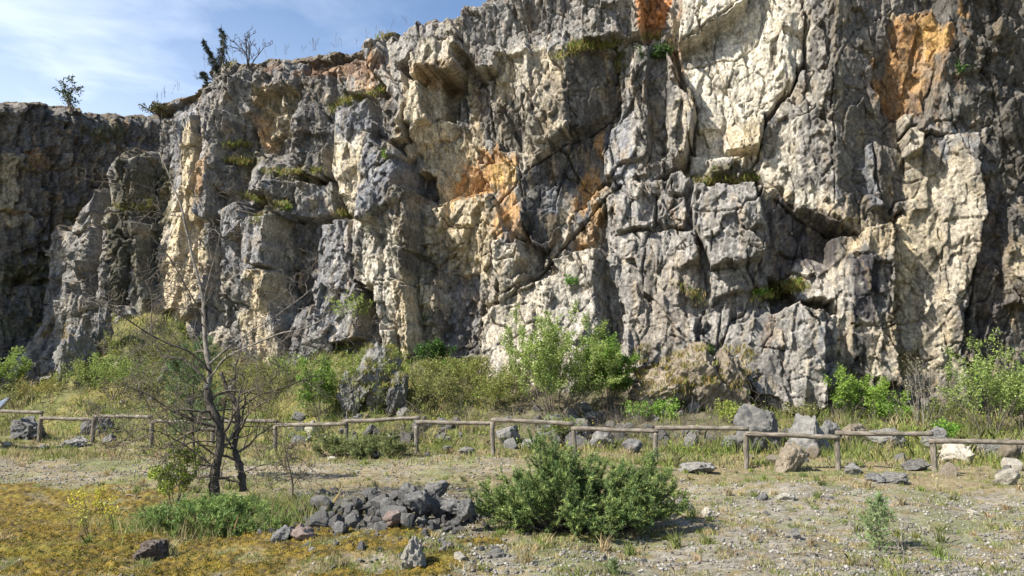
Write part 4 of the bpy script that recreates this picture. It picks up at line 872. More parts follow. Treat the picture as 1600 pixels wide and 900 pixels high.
scree((520, 620, 640, 660), 14, (0.08, 0.26), [M_rgrey, M_rgrey], 42, 'grey stone at the foot of the grassy capped boulder', 'stones by the capped boulder')
scree((150, 560, 460, 640), 16, (0.08, 0.32), [M_rgrey, M_rpale], 35, 'grey stone showing through the green slope at left', 'stones in the green slope')
scree((0, 540, 150, 610), 16, (0.15, 0.4), [M_rgrey, M_rdark], 36, 'blue grey block at the foot of the shaded cliff', 'blocks below the shaded cliff')
scree((780, 845, 1100, 895), 14, (0.02, 0.05), [M_rgrey, M_rdark, M_rpale], 37, 'small loose stone on the gravel in front of the juniper bush', 'loose stones before the juniper', 'loose_stone')
scree((1110, 760, 1590, 890), 22, (0.02, 0.05), [M_rpale, M_rgrey, M_rdark], 38, 'small loose stone on the right hand gravel', 'loose stones on the right gravel', 'loose_stone')
scree((450, 762, 770, 862), 90, (0.022, 0.07), [M_rgrey, M_rdark, M_rdark], 40, 'small broken stone spilled around the rubble pile', 'stones spilled around the rubble pile', 'loose_stone')
scree((470, 838, 780, 895), 26, (0.02, 0.06), [M_rgrey, M_rdark, M_rpale], 39, 'small loose stone on moss below the rubble pile', 'loose stones below the rubble pile', 'loose_stone')

# gravel: too many to count
rng = np.random.default_rng(8); base_v = np.array([(1, 0, 0), (0, 1, 0), (-1, 0, 0), (0, -1, 0), (0, 0, .7), (0, 0, -.7)], float); base_f = np.array([(0, 1, 4), (1, 2, 4), (2, 3, 4), (3, 0, 4), (1, 0, 5), (2, 1, 5), (3, 2, 5), (0, 3, 5)])
N = 34000; y = 5.5 / (1 - rng.uniform(0, 1, N) * (1 - 5.5 / 18)); x = rng.uniform(-0.75, 0.75, N) * y
g1 = zone(x, y, [(1040, 750), (1500, 762), (1900, 775), (2300, 990), (420, 990), (700, 850), (1000, 845), (1090, 820)], 0.4, 1.2, 42)
g2 = zone(x, y, [(-600, 716), (300, 722), (760, 710), (900, 722), (760, 748), (300, 752), (100, 762), (-600, 765)], 0.4, 1.4, 41)
g3 = zone(x, y, [(440, 760), (740, 760), (800, 880), (600, 870), (400, 860)], 0.3, 0.6, 43) * 0.8
keep = rng.uniform(size=N) < np.maximum(np.maximum(g1 * sstep(-0.3, 0.2, fbm(x * 2, y * 2, 42, 4)), g2 * 0.9), np.maximum(g3, 0.10))
x, y = x[keep], y[keep]; N = len(x); s_ = 0.006 + 0.020 * rng.uniform(size=N) ** 3 + 0.0006 * y
a = rng.uniform(0, 6.28, N); bv = base_v[None] * (s_[:, None, None] * rng.uniform(0.6, 1.2, (N, 6, 1)))
vx = bv[..., 0] * np.cos(a)[:, None] - bv[..., 1] * np.sin(a)[:, None]; vy = bv[..., 0] * np.sin(a)[:, None] + bv[..., 1] * np.cos(a)[:, None]
vv = np.stack([vx + x[:, None], vy + y[:, None], bv[..., 2] + (ground_z(x, y) + s_ * 0.3)[:, None]], -1).reshape(-1, 3)
ff = (base_f[None] + np.arange(N)[:, None, None] * 6).reshape(-1, 3)
cl = (0.09 + 0.22 * rng.uniform(0, 1, N)[:, None] ** 1.5) * np.array((1, 0.95, 0.86)); cl = np.repeat(cl, 6, 0)
tag(link_mesh('gravel', vv, ff, M_stone, None, False, cl), kind='stuff')

# ------------------------------------------------------------------ fence
def fenceY(u):
    r = ray(u, 700); return 17 / (1 + 0.3 * r[0] / r[1])
posts = [(-22, 645, 694), (64, 645, 696), (150, 647, 699), (236, 655, 706), (332, 661, 712), (433, 661, 711), (540, 659, 712), (653, 660, 713), (770, 656, 716), (895, 668, 712), (1026, 672, 722), (1167, 673, 728), (1307, 679, 736), (1456, 682, 742), (1612, 692, 752)]
rails = [(-25, 641, 68, 644), (62, 653, 152, 655), (148, 650, 238, 653), (234, 659, 335, 660), (328, 658, 435, 659), (430, 664, 540, 665), (536, 659, 655, 653), (650, 660, 772, 661), (768, 655, 898, 660), (893, 670, 1028, 675), (1024, 669, 1169, 671), (1165, 678, 1311, 684), (1305, 676, 1458, 679), (1452, 689, 1614, 693)]
fl = P(800, 712, 17.0); fl = np.array([0, 17.0, 0.0])
fence = empty('fence', fl, 'low fence of weathered round wooden rails and posts across the quarry floor', 'fence')
def post_rail_mesh(name, p0, p1, r, seed, mat):
    rng = np.random.default_rng(seed); n = 14; t = np.linspace(0, 1, n)[:, None]
    pts = np.asarray(p0) * (1 - t) + np.asarray(p1) * t
    pts = pts + np.cumsum(rng.normal(0, 0.004, (n, 3)), 0)
    mid = (np.asarray(p0) + np.asarray(p1)) / 2; d = np.asarray(p1) - np.asarray(p0); Ln = np.linalg.norm(d); d = d / Ln
    # local frame: x along the piece so that the grain follows it
    xa = d; za = np.array([0, 0, 1.0]) if abs(d[2]) < 0.8 else np.array([0, 1.0, 0]); ya = np.cross(za, xa); ya /= np.linalg.norm(ya); za = np.cross(xa, ya)
    R_m = np.stack([xa, ya, za], 0); loc = (pts - mid) @ R_m.T
    mb = MB(); rad = r * (1 + rng.normal(0, 0.05, n)); rad[0] *= 0.88; rad[-1] *= 0.88
    mb.tube(loc, rad, 12)
    o = mb.build(name, mat, fence, True)
    from mathutils import Matrix
    Mx = Matrix(((xa[0], ya[0], za[0], mid[0] - fl[0]), (xa[1], ya[1], za[1], mid[1] - fl[1]), (xa[2], ya[2], za[2], mid[2] - fl[2]), (0, 0, 0, 1)))
    o.matrix_local = Mx
    for pz in o.data.polygons:
        if len(pz.vertices) > 4: pz.use_smooth = False
    return o
for i, (u, vt, vb) in enumerate(posts):
    Y = fenceY(u); top = P(u + 1.6 * math.sin(i * 2.3), vt + 3, Y); bot = P(u, vb, Y); bot = np.array([top[0] + 0.035 * math.sin(i * 5), Y, min(bot[2], float(ground_z(bot[0], Y))) - 0.15])
    post_rail_mesh('post', bot, top, 0.052, i, M_wood)
for i, (u0, v0, u1, v1) in enumerate(rails):
    post_rail_mesh('rail', P(u0, v0, fenceY(u0) - 0.03 * (i % 2)), P(u1, v1, fenceY(u1) - 0.03 * (i % 2)), 0.046, 50 + i, M_wood)

# information lectern cut by the left edge
M_panel, t, b = newmat('sign_panel'); b.inputs['Base Color'].default_value = (0.12, 0.15, 0.19, 1); b.inputs['Roughness'].default_value = 0.35
nn = noise_node(t, 6, 3); t.links.new(mixrgb(t, (0.10, 0.13, 0.17), (0.16, 0.20, 0.25), maprange(t, nn, 0.4, 0.6, 0, 1)), b.inputs['Base Color'])
Ys = 19.0; sp0 = P(-12, 640, Ys); zb = float(ground_z(sp0[0], Ys))
sg = empty('information_board', (sp0[0], Ys, zb), 'tilted blue grey information board on a brown post at the left edge', 'sign')
def box(name, c, s_, mat, parent, rot=(0, 0, 0), bev=0.01):
    bm = bmesh.new(); bmesh.ops.create_cube(bm, size=1); bmesh.ops.scale(bm, vec=s_, verts=bm.verts); bmesh.ops.bevel(bm, geom=bm.edges[:], offset=bev, segments=2, affect='EDGES')
    me = bpy.data.meshes.new(name); bm.to_mesh(me); bm.free(); me.materials.append(mat); o = bpy.data.objects.new(name, me); COL.objects.link(o); o.parent = parent; o.location = c; o.rotation_euler = rot; return o
box('post', (-0.02, 0.02, 0.40), (0.10, 0.10, 0.86), M_wood, sg); box('post', (-0.62, 0.02, 0.40), (0.10, 0.10, 0.86), M_wood, sg)
pan = box('frame', (-0.12, 0.0, 0.90), (0.95, 0.62, 0.045), M_wood, sg, (radians(28), radians(-24), 0)); box('panel', (0, 0, 0.028), (0.90, 0.57, 0.012), M_panel, pan, bev=0.003)
# ------------------------------------------------------------------ vegetation
def leafmesh(pos, size, rng, cols, aspect=0.55, up=0.0, jit=0.35):
    """one small folded leaf per position"""
    n = len(pos); d = rng.normal(size=(n, 3)); d[:, 2] += up; d /= np.linalg.norm(d, axis=1)[:, None]
    s = np.cross(d, rng.normal(size=(n, 3))); s /= np.linalg.norm(s, axis=1)[:, None] + 1e-9
    sz_ = size * rng.uniform(1 - jit, 1 + jit, n)[:, None]
    v = np.stack([pos, pos + d * sz_ * 0.5 + s * sz_ * aspect * 0.5, pos + d * sz_, pos + d * sz_ * 0.5 - s * sz_ * aspect * 0.5], 1).reshape(-1, 3)
    f = (np.arange(n)[:, None] * 4 + np.arange(4)[None]); return v, f, np.repeat(cols, 4, 0)
def varcol(base, n, rng, var=0.3, alt=None, altp=0.0):
    c = np.array(base)[None] * (1 + var * rng.uniform(-1, 1, (n, 1))) * (1 + 0.10 * rng.uniform(-1, 1, (n, 3)))
    if alt is not None:
        m = rng.uniform(size=n) < altp; c[m] = np.array(alt)[None] * (1 + var * rng.uniform(-1, 1, (m.sum(), 1)))
    return np.clip(c, 0.004, 1)
def unit(v): return v / (np.linalg.norm(v) + 1e-9)
def grow(mb, p, d, ln, r, lev, rng, kids=5, wander=0.25, upw=0.15, spread=0.8, shrink=0.55, sides=5, segs=6, out=None, start=0.25, minr=0.0012):
    """a branch that wanders and forks; collects its thin ends in out"""
    pts = [np.array(p, float)]; d = unit(np.array(d, float))
    for i in range(segs):
        d = unit(d + rng.normal(0, wander, 3) * (0.8 if lev else 0.5) + np.array([0, 0, upw]) * 0.5); pts.append(pts[-1] + d * ln / segs)
    pts = np.array(pts); rad = np.maximum(r * (1 - np.linspace(0, 1, segs + 1) * 0.75), minr)
    mb.tube(pts, rad, sides, cap=False)
    if out is not None and lev <= 1: out.append(pts)
    if lev > 0:
        for k in range(kids):
            t = start + (1 - start) * (k + rng.uniform()) / kids; i = min(int(t * segs), segs - 1); q = pts[i] + (pts[i + 1] - pts[i]) * (t * segs - i)
            dd = unit(pts[i + 1] - pts[i]); s = unit(np.cross(dd, rng.normal(size=3)))
            grow(mb, q, dd * (1 - spread * 0.55) + s * spread, ln * shrink * rng.uniform(0.7, 1.2) * (1.15 - 0.5 * t), max(r * 0.5 * (1 - 0.4 * t), minr), lev - 1, rng, max(2, kids - 1), wander, upw, spread, shrink, 4 if sides > 4 else 3, max(3, segs - 1), out, start, minr)
    return pts
def along(out, n, rng, jit):
    """n random points along the thin branches"""
    k = rng.integers(0, len(out), n); t = rng.uniform(0.15, 1.0, n); res = np.empty((n, 3))
    for a in range(n):
        q = out[k[a]]; x = t[a] * (len(q) - 1); i = min(int(x), len(q) - 2); res[a] = q[i] + (q[i + 1] - q[i]) * (x - i)
    return res + rng.normal(0, jit, (n, 3))

def shrub(u, v, wpx, hpx, label, nleaf, lsize, col, name='shrub', Y=None, stems=14, alt=None, altp=0.0, seed=None, bark=None, group=None, kids=5, upw=0.25, jit=0.05, levels=2, cat=None, r=0.010, stemspread=0.5, base=None, wander=0.22):
    p = hit(u, v) if Y is None else P(u, v, Y)
    if base is not None: p = base
    k = p[1] / F; W = wpx * k; H = hpx * k; rng = np.random.default_rng(int(u * 3 + v) if seed is None else seed)
    root = empty(name, tuple(p), label, cat or name.replace('_', ' '), group)
    mb = MB(); out = []
    for i in range(stems):
        a = rng.uniform(0, 2 * pi); q = math.sqrt(rng.uniform()); tgt = np.array([cos(a) * q * W / 2, sin(a) * q * W * 0.4, H * (1 - 0.35 * q * q) * rng.uniform(0.75, 1.0)])
        ln = np.linalg.norm(tgt) * 0.92; st = np.array([cos(a) * q * W * 0.09, sin(a) * q * W * 0.09, -0.05])
        grow(mb, st, tgt * np.array([1, 1, 0.9]), ln, r * rng.uniform(0.7, 1.2), levels, rng, kids, wander * 0.5, upw * 0.5, stemspread, 0.36, 5, 7, out, 0.3)
    mb.build('branches', bark or M_twig, root, True)
    if nleaf:
        pos = along(out, nleaf, rng, jit); vv, ff, cc = leafmesh(pos, lsize, rng, varcol(col, nleaf, rng, 0.35, alt, altp))
        link_mesh('foliage', vv, ff, M_leaf, root, False, cc)
    return root

LG = (0.20, 0.27, 0.065); BG_ = (0.115, 0.20, 0.03); DGR = (0.045, 0.085, 0.02); OLV = (0.18, 0.19, 0.05); YG = (0.30, 0.30, 0.06)
shrub(866, 655, 190, 176, 'tall airy shrub with pale green young leaves in front of the pale rock face', 24000, 0.060, LG, stems=22, alt=(0.28, 0.33, 0.11), altp=0.3, r=0.016, kids=6)
shrub(945, 640, 100, 130, 'darker green leafy shrub leaning on the right of the tall airy shrub', 11000, 0.070, BG_, alt=LG, altp=0.3, stems=13, r=0.014)
shrub(503, 655, 112, 100, 'bright green rounded shrub behind the fence left of centre', 9500, 0.058, BG_, alt=LG, altp=0.35, stems=16)
shrub(452, 600, 60, 60, 'small pale green shrub against the cliff, up and left of the bright rounded one', 1500, 0.055, LG, stems=8)
shrub(1350, 658, 104, 86, 'bright green shrub with horizontal sprays right of centre at the cliff foot', 6500, 0.058, (0.17, 0.27, 0.04), alt=LG, altp=0.3, stems=14)
shrub(1392, 662, 60, 40, 'low fresh green shrub between the bright one and the leafless one', 1800, 0.055, (0.15, 0.25, 0.04), stems=8)
shrub(1545, 680, 132, 158, 'large airy shrub with pale green leaves at the right edge', 7500, 0.056, LG, alt=(0.24, 0.30, 0.10), altp=0.4, stems=17, r=0.013, kids=5)
shrub(1602, 670, 60, 110, 'green shrub cut by the right edge behind the airy one', 2500, 0.060, LG, stems=8)
shrub(1440, 672, 86, 130, 'pale leafless shrub between two green ones at the right', 500, 0.04, (0.30, 0.27, 0.16), stems=9, bark=M_barkg, r=0.016, kids=5)
shrub(1478, 690, 40, 36, 'small vivid green plant below the leafless pale shrub', 900, 0.06, (0.15, 0.28, 0.04), stems=6)
shrub(6, 612, 60, 76, 'pale green shrub cut by the left edge', 2600, 0.075, LG, stems=10, Y=27.0)
shrub(720, 612, 120, 62, 'wide yellow green bramble at the cliff foot left of the airy shrub', 6000, 0.055, (0.20, 0.22, 0.06), stems=20, alt=OLV, altp=0.4, r=0.006)
shrub(770, 640, 90, 60, 'yellow green bramble in front of the airy shrub', 3500, 0.05, (0.20, 0.23, 0.06), stems=14, alt=OLV, altp=0.4, r=0.006)
shrub(676, 572, 62, 44, 'dark glossy evergreen plant in the corner at the foot of the pale buttress', 2600, 0.085, DGR, stems=14, alt=(0.06, 0.14, 0.02), altp=0.3, cat='plant', name='evergreen_plant')
shrub(700, 590, 50, 30, 'fresh green leafy plant just below the dark glossy evergreen', 1500, 0.07, (0.12, 0.22, 0.03), stems=9, cat='plant', name='leafy_plant')
shrub(178, 622, 130, 80, 'sparse pale green thicket on the slope at left', 3600, 0.055, LG, stems=22, r=0.007)
shrub(238, 640, 110, 110, 'thin twiggy thicket with few leaves on the slope behind the bare tree', 1500, 0.05, (0.17, 0.19, 0.07), stems=22, r=0.007, wander=0.4)
shrub(395, 640, 100, 60, 'brown twiggy thicket right of the bare tree behind the fence', 700, 0.05, OLV, stems=20, r=0.006, wander=0.4)
shrub(1020, 655, 90, 30, 'low bright green weeds above the scree', 2200, 0.06, (0.17, 0.28, 0.05), stems=16, r=0.004, name='weed_clump', cat='weeds')
shrub(1145, 662, 70, 34, 'yellow green weeds left of the largest boulder', 1800, 0.055, (0.26, 0.30, 0.07), stems=12, r=0.004, name='weed_clump', cat='weeds')
shrub(965, 690, 190, 56, 'tangle of dead brown brush behind the central rails', 250, 0.05, (0.16, 0.10, 0.05), stems=46, r=0.006, wander=0.7, name='dead_brush', cat='brush', kids=5)
shrub(1290, 640, 60, 60, 'tuft of dead straw coloured stems at the cliff foot right of centre', 0, 0.05, LG, stems=22, r=0.004, levels=1, name='dead_weeds', cat='weeds', bark=M_barkg)
shrub(545, 660, 90, 150, 'leafless sapling with long curved stems beside the bright rounded shrub', 260, 0.05, LG, stems=6, r=0.013, kids=3, levels=1, bark=M_barkg, name='sapling', cat='sapling', wander=0.35)
shrub(548, 505, 70, 58, 'pale green seedling bush growing on the rock ledge left of the pale buttress', 1000, 0.07, (0.24, 0.30, 0.08), stems=9, Y=27.2, r=0.008)
shrub(1100, 560, 46, 22, 'low green plant on top of the grassy rock mound', 700, 0.07, DGR, stems=9, cat='plant', name='leafy_plant', Y=22.4)

for (u, v, w_, h_, n_, cl_, lab) in ((215, 572, 110, 34, 2600, (0.20, 0.22, 0.06), 'yellow green thicket near the crest of the left slope'), (262, 566, 80, 30, 1600, (0.17, 0.19, 0.06), 'olive thicket on the crest of the left slope below the gully'),
    (120, 612, 70, 44, 1500, (0.20, 0.24, 0.07), 'pale green thicket at the foot of the orange mossed block'), (60, 622, 60, 34, 900, (0.24, 0.20, 0.06), 'ochre thicket low at the far left of the slope'),
    (330, 600, 80, 60, 1500, (0.14, 0.16, 0.05), 'olive thicket right behind the bare tree trunk'), (420, 618, 70, 50, 1300, (0.20, 0.21, 0.07), 'straw green thicket left of the bright rounded shrub'),
    (620, 640, 90, 44, 1800, (0.19, 0.21, 0.06), 'yellow green thicket in front of the grassy capped boulder'), (570, 560, 110, 40, 4200, (0.20, 0.25, 0.06), 'mossy yellow green bush capping the big grey boulder'),
    (680, 640, 90, 60, 2200, (0.18, 0.19, 0.07), 'olive bramble above the fence left of the airy shrub'), (800, 620, 60, 50, 1500, (0.2, 0.23, 0.07), 'straw green weeds between the stems of the airy shrub'),
    (1210, 640, 70, 26, 700, (0.28, 0.26, 0.10), 'dry pale weeds behind the largest boulder'), (1250, 655, 50, 26, 500, (0.22, 0.22, 0.09), 'dry weeds above the boulders right of centre'),
    (1480, 660, 50, 40, 900, (0.15, 0.19, 0.06), 'olive green bush between the leafless shrub and the airy right hand one'), (870, 690, 60, 40, 900, (0.15, 0.2, 0.05), 'green weeds just above the tip of the big juniper'),
    (300, 640, 70, 60, 1200, (0.16, 0.18, 0.05), 'green thicket behind the fence directly left of the bare tree'), (20, 640, 60, 40, 700, (0.18, 0.2, 0.07), 'low green weeds behind the leftmost rail')):
    shrub(u, v, w_ * 1.15, h_ * 1.2, lab, int(n_ * 1.7), 0.055, cl_, name='thicket', cat='thicket', stems=max(8, w_ // 5), r=0.006, alt=OLV, altp=0.35, group='thickets on the slope', wander=0.4, **({'base': P(578, 590, hit(582, 655)[1] + 0.9)} if 'capping' in lab else {}))

# plants rooted on the rock face itself
def face_plant(u, v, wpx, hpx, n, lsize, col, label, alt=None, cat='plant', name='ledge_plant', drop=0.0):
    p = A.at(u, v, 0.05); k = p[1] / F
    return shrub(u, v, wpx, hpx, label, n, lsize, col, name=name, base=p, stems=9, r=0.006, cat=cat, alt=alt, altp=0.3)
face_plant(602, 138, 30, 18, 260, 0.09, (0.22, 0.28, 0.06), 'yellow green plant on the highest grassy ledge of the pale buttress')
face_plant(606, 245, 20, 14, 200, 0.08, (0.14, 0.22, 0.04), 'small green plant halfway down the pale buttress')
face_plant(1035, 98, 34, 40, 900, 0.09, DGR, 'dark green bush in the cleft below the rusty chimney', cat='bush', name='ledge_bush')
face_plant(892, 444, 18, 16, 260, 0.07, (0.10, 0.22, 0.03), 'tiny green plant on the pale face above the airy shrub')
face_plant(408, 318, 26, 16, 300, 0.08, (0.14, 0.26, 0.03), 'fresh green plant on the ledge above the big grey block')
face_plant(446, 328, 20, 12, 200, 0.08, (0.12, 0.22, 0.03), 'fresh green plant right of the other one above the big grey block')
face_plant(1188, 462, 26, 18, 340, 0.08, (0.16, 0.28, 0.04), 'fresh green plant on the left end of the mossy ledge right of centre')
face_plant(1125, 275, 36, 16, 400, 0.07, (0.12, 0.18, 0.03), 'green plant on the broad ledge under the white slab')
face_plant(1248, 448, 20, 14, 200, 0.07, (0.14, 0.2, 0.03), 'green tuft on the right end of the mossy ledge right of centre')
face_plant(1505, 118, 40, 26, 600, 0.09, DGR, 'dark plant clinging to the wall right of the rusty patch', cat='bush', name='ledge_bush')
face_plant(1004, 92, 16, 30, 240, 0.08, DGR, 'dark tuft in the crack left of the cleft bush')
face_plant(970, 100, 16, 40, 260, 0.08, (0.06, 0.07, 0.02), 'dry dark tuft in the deep crack right of the dark face')
face_plant(665, 500, 10, 10, 60, 0.06, DGR, 'tiny plant in the joint low on the pale buttress')

# ----- juniper: many arching sprays covered in short needles
def juniper(cx, cy, rx, ry, hfun, label, nbr, nneedle, seed, cols, name='juniper_bush', needle=0.030, tipcol=None):
    rng = np.random.default_rng(seed); zb = float(ground_z(cx, cy)); root = empty(name, (cx, cy, zb), label, 'juniper')
    mb = MB(); sprays = []
    for i in range(nbr):
        a = rng.uniform(0, 2 * pi); q = rng.uniform(0.0, 1.0) ** 0.6; x = cos(a) * q * rx; y = sin(a) * q * ry
        h = hfun(x, y) * (1 - 0.62 * q ** 2.5) * rng.uniform(0.72, 1.06)
        st = np.array([x * 0.25, y * 0.25, 0.0]); tp = np.array([x, y, h]); m = (st + tp) / 2 + np.array([x * 0.22, y * 0.22, -0.10 * h]) + rng.normal(0, 0.03, 3)
        t = np.linspace(0, 1, 9)[:, None]; pts = st * (1 - t) ** 2 + 2 * m * t * (1 - t) + tp * t * t
        mb.tube(pts, 0.016 * (1 - np.linspace(0, 1, 9) * 0.8), 5, cap=False)
        for k in range(rng.integers(11, 18)):
            t0 = 0.22 + 0.78 * rng.uniform() ** 0.8; j = min(int(t0 * 8), 7); b0 = pts[j] + (pts[j + 1] - pts[j]) * (t0 * 8 - j)
            d = unit(unit(pts[j + 1] - pts[j]) + unit(np.array([x, y, 0.01])) * 0.3 + rng.normal(0, 0.65, 3) + np.array([0, 0, 0.45])); ln = rng.uniform(0.10, 0.24) * (1.1 - 0.4 * t0)
            e = b0 + d * ln + np.array([0, 0, -0.02]); sprays.append((b0, e)); 
            for _ in range(3):
                s0 = b0 + (e - b0) * rng.uniform(0.2, 0.9); dd = unit(d + rng.normal(0, 0.6, 3)); sprays.append((s0, s0 + dd * ln * rng.uniform(0.3, 0.6)))
        sprays.append((pts[-2], pts[-1] + unit(pts[-1] - pts[-2]) * 0.07))
    mb.build('branches', M_barkd, root, True)
    S0 = np.array([s[0] for s in sprays]); S1 = np.array([s[1] for s in sprays]); L_ = np.linalg.norm(S1 - S0, axis=1)
    k = rng.choice(len(sprays), nneedle, p=L_ / L_.sum()); t = rng.uniform(0, 1, nneedle)
    pos = S0[k] + (S1 - S0)[k] * t[:, None]; ax = (S1 - S0)[k] / L_[k][:, None]
    d = ax * 0.7 + rng.normal(0, 0.6, (nneedle, 3)); d /= np.linalg.norm(d, axis=1)[:, None]
    s = np.cross(d, rng.normal(size=(nneedle, 3))); s /= np.linalg.norm(s, axis=1)[:, None]
    ln = needle * rng.uniform(0.6, 1.3, nneedle)[:, None]
    v = np.stack([pos - s * ln * 0.11, pos + s * ln * 0.11, pos + d * ln * 1.1], 1).reshape(-1, 3)
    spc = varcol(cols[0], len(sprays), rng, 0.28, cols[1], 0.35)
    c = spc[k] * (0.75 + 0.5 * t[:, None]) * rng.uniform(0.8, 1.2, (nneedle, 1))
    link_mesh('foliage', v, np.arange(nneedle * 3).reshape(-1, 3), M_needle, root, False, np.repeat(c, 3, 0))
    return root
def jh(x, y): return 0.78 + 0.36 * math.exp(-((x + 0.38) / 0.24) ** 2) + 0.22 * math.exp(-((x - 0.92) / 0.22) ** 2) - 0.08 * math.exp(-((x - 0.2) / 0.18) ** 2) + 0.05 * math.sin(9 * x + 2 * y)
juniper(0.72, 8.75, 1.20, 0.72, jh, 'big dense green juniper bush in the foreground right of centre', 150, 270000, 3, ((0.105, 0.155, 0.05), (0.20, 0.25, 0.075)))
def jl(x, y): return 0.22 + 0.10 * math.exp(-((x + 0.1) / 0.3) ** 2) + 0.06 * math.sin(8 * x)
juniper(-3.30, 8.85, 0.86, 0.55, jl, 'low spreading juniper under the bare tree at left', 95, 80000, 4, ((0.11, 0.175, 0.05), (0.20, 0.26, 0.07)), 'low_juniper')
def js(x, y): return 0.45
pj = hit(590, 716); juniper(pj[0], pj[1], 0.85, 0.4, lambda x, y: 0.50 + 0.1 * math.sin(5 * x), 'low grey green juniper behind the fence left of centre', 42, 22000, 6, ((0.13, 0.16, 0.06), (0.20, 0.21, 0.08)), 'low_juniper', 0.05)
pj = hit(520, 712); juniper(pj[0], pj[1], 0.45, 0.35, lambda x, y: 0.42, 'smaller low juniper beside the fifth fence post, left of the grey green one', 20, 9000, 7, ((0.13, 0.16, 0.06), (0.20, 0.21, 0.08)), 'low_juniper', 0.05)

# ----- the bare tree: main limbs as they stand, then twigs grown from them
TW = [None]
def limb(mb, out, pix, Y, r0, r1, rng, twigs=6, tl=0.7, dy=0.0, lev=2, origin=None, side=None):
    Ys = Y + np.linspace(0, dy, len(pix)); q = np.array([P(u, v, a) for (u, v), a in zip(pix, Ys)])
    n = len(q); t = np.linspace(0, n - 1, n * 5); 
    f = [np.interp(t, np.arange(n), q[:, i]) for i in range(3)]; pts = np.stack(f, 1)
    for _ in range(3): pts[1:-1] = 0.5 * pts[1:-1] + 0.25 * (pts[:-2] + pts[2:])
    pts += np.cumsum(rng.normal(0, 0.007, pts.shape), 0) * 0.5
    pts -= origin; rad = r0 + (r1 - r0) * np.linspace(0, 1, len(pts)) ** 0.8; rad *= 1 + rng.normal(0, 0.13, len(pts))
    mb.tube(pts, rad, 8 if r0 > 0.02 else 5)
    for k in range(int(twigs * 0.95)):
        i = int(len(pts) * (0.18 + 0.8 * (k + rng.uniform()) / twigs)); i = min(i, len(pts) - 2); dd = unit(pts[i + 1] - pts[i]); s = unit(np.cross(dd, rng.normal(size=3)) * np.array([1, 0.8, 0.8]))
        grow(TW[0] or mb, pts[i], dd * 0.5 + s * 0.8, tl * 1.15 * rng.uniform(0.5, 1.2), max(rad[i] * 0.45, 0.006), lev, rng, 5, 0.30, 0.02, 0.75, 0.55, 4, 6, out, 0.15, 0.0032)
rng = np.random.default_rng(12); bp = hit(340, 783); YT = bp[1]; org = bp
tree = empty('bare_tree', tuple(bp), 'leafless crooked tree with dark lower stems and pale upper limbs in the left foreground', 'tree')
mk = MB(); mg = MB(); out = []; TW[0] = MB()
limb(mk, out, [(336, 786), (333, 745), (344, 705), (343, 672), (326, 632), (322, 606)], YT, 0.070, 0.050, rng, 9, 0.8, 0, 2, org)
limb(mk, out, [(381, 768), (377, 735), (366, 700), (374, 662), (373, 632), (357, 604), (350, 578)], YT + 0.15, 0.055, 0.025, rng, 11, 0.8, 0.3, 2, org)
limb(mk, out, [(366, 702), (352, 680), (345, 655), (350, 625)], YT + 0.15, 0.024, 0.012, rng, 4, 0.5, 0.3, 2, org)
limb(mg, out, [(322, 608), (331, 582), (326, 545), (322, 500), (318, 450), (300, 392), (286, 330), (266, 270), (252, 240)], YT, 0.042, 0.006, rng, 13, 0.75, 0.5, 2, org)
limb(mg, out, [(322, 520), (318, 470), (331, 420), (345, 372), (352, 330)], YT, 0.016, 0.004, rng, 7, 0.6, -0.4, 2, org)
limb(mk, out, [(320, 500), (290, 450), (260, 400), (220, 355), (200, 320), (175, 290), (150, 266), (137, 252)], YT, 0.012, 0.003, rng, 5, 0.35, -0.5, 2, org)
limb(mk, out, [(330, 582), (300, 548), (250, 530), (200, 500), (165, 478), (125, 470)], YT, 0.018, 0.004, rng, 10, 0.7, -0.6, 2, org)
limb(mk, out, [(324, 600), (290, 560), (250, 560), (235, 510), (236, 470), (225, 440)], YT, 0.020, 0.004, rng, 9, 0.6, 0.6, 2, org)
limb(mg, out, [(328, 592), (352, 560), (392, 540), (440, 520), (480, 512), (540, 478), (565, 470)], YT, 0.018, 0.004, rng, 10, 0.7, -0.3, 2, org)
limb(mg, out, [(326, 570), (360, 540), (420, 500), (460, 470), (500, 440)], YT, 0.014, 0.004, rng, 8, 0.6, 0.7, 2, org)
limb(mk, out, [(344, 668), (300, 655), (270, 640), (235, 615), (200, 600), (160, 606)], YT, 0.020, 0.004, rng, 11, 0.7, -0.5, 2, org)
limb(mk, out, [(373, 640), (400, 618), (440, 605), (480, 590), (520, 585)], YT + 0.15, 0.015, 0.004, rng, 8, 0.6, 0.4, 2, org)
limb(mk, out, [(340, 735), (310, 712), (280, 690), (250, 672), (215, 668)], YT, 0.014, 0.004, rng, 9, 0.55, -0.4, 2, org)
limb(mk, out, [(378, 740), (408, 728), (440, 726), (470, 716)], YT + 0.15, 0.010, 0.003, rng, 7, 0.5, -0.3, 2, org)
limb(mk, out, [(343, 690), (300, 690), (262, 712), (240, 738)], YT, 0.012, 0.003, rng, 6, 0.5, -0.6, 2, org)
limb(mk, out, [(380, 756), (330, 745), (290, 752), (262, 770)], YT, 0.010, 0.003, rng, 6, 0.45, -0.4, 2, org)
mk.build('trunk', M_barkd, tree, True); mg.build('upper_limbs', M_barkg, tree, True); TW[0].build('twigs', M_twig, tree, True); TW[0] = None
sm = empty('sapling', tuple(hit(458, 790)), 'thin dark leafless sapling between the bare tree and the rubble pile', 'sapling'); o_ = hit(458, 790)
mb = MB(); limb(mb, [], [(458, 792), (456, 750), (447, 715), (440, 690)], o_[1], 0.016, 0.005, rng, 9, 0.28, 0, 2, o_); mb.build('trunk', M_barkd, sm, True)
mb = MB(); p0 = hit(1412, 897); st = empty('dead_seedling', tuple(p0), 'bleached dead stick standing beside the little green pine at lower right', 'stick')
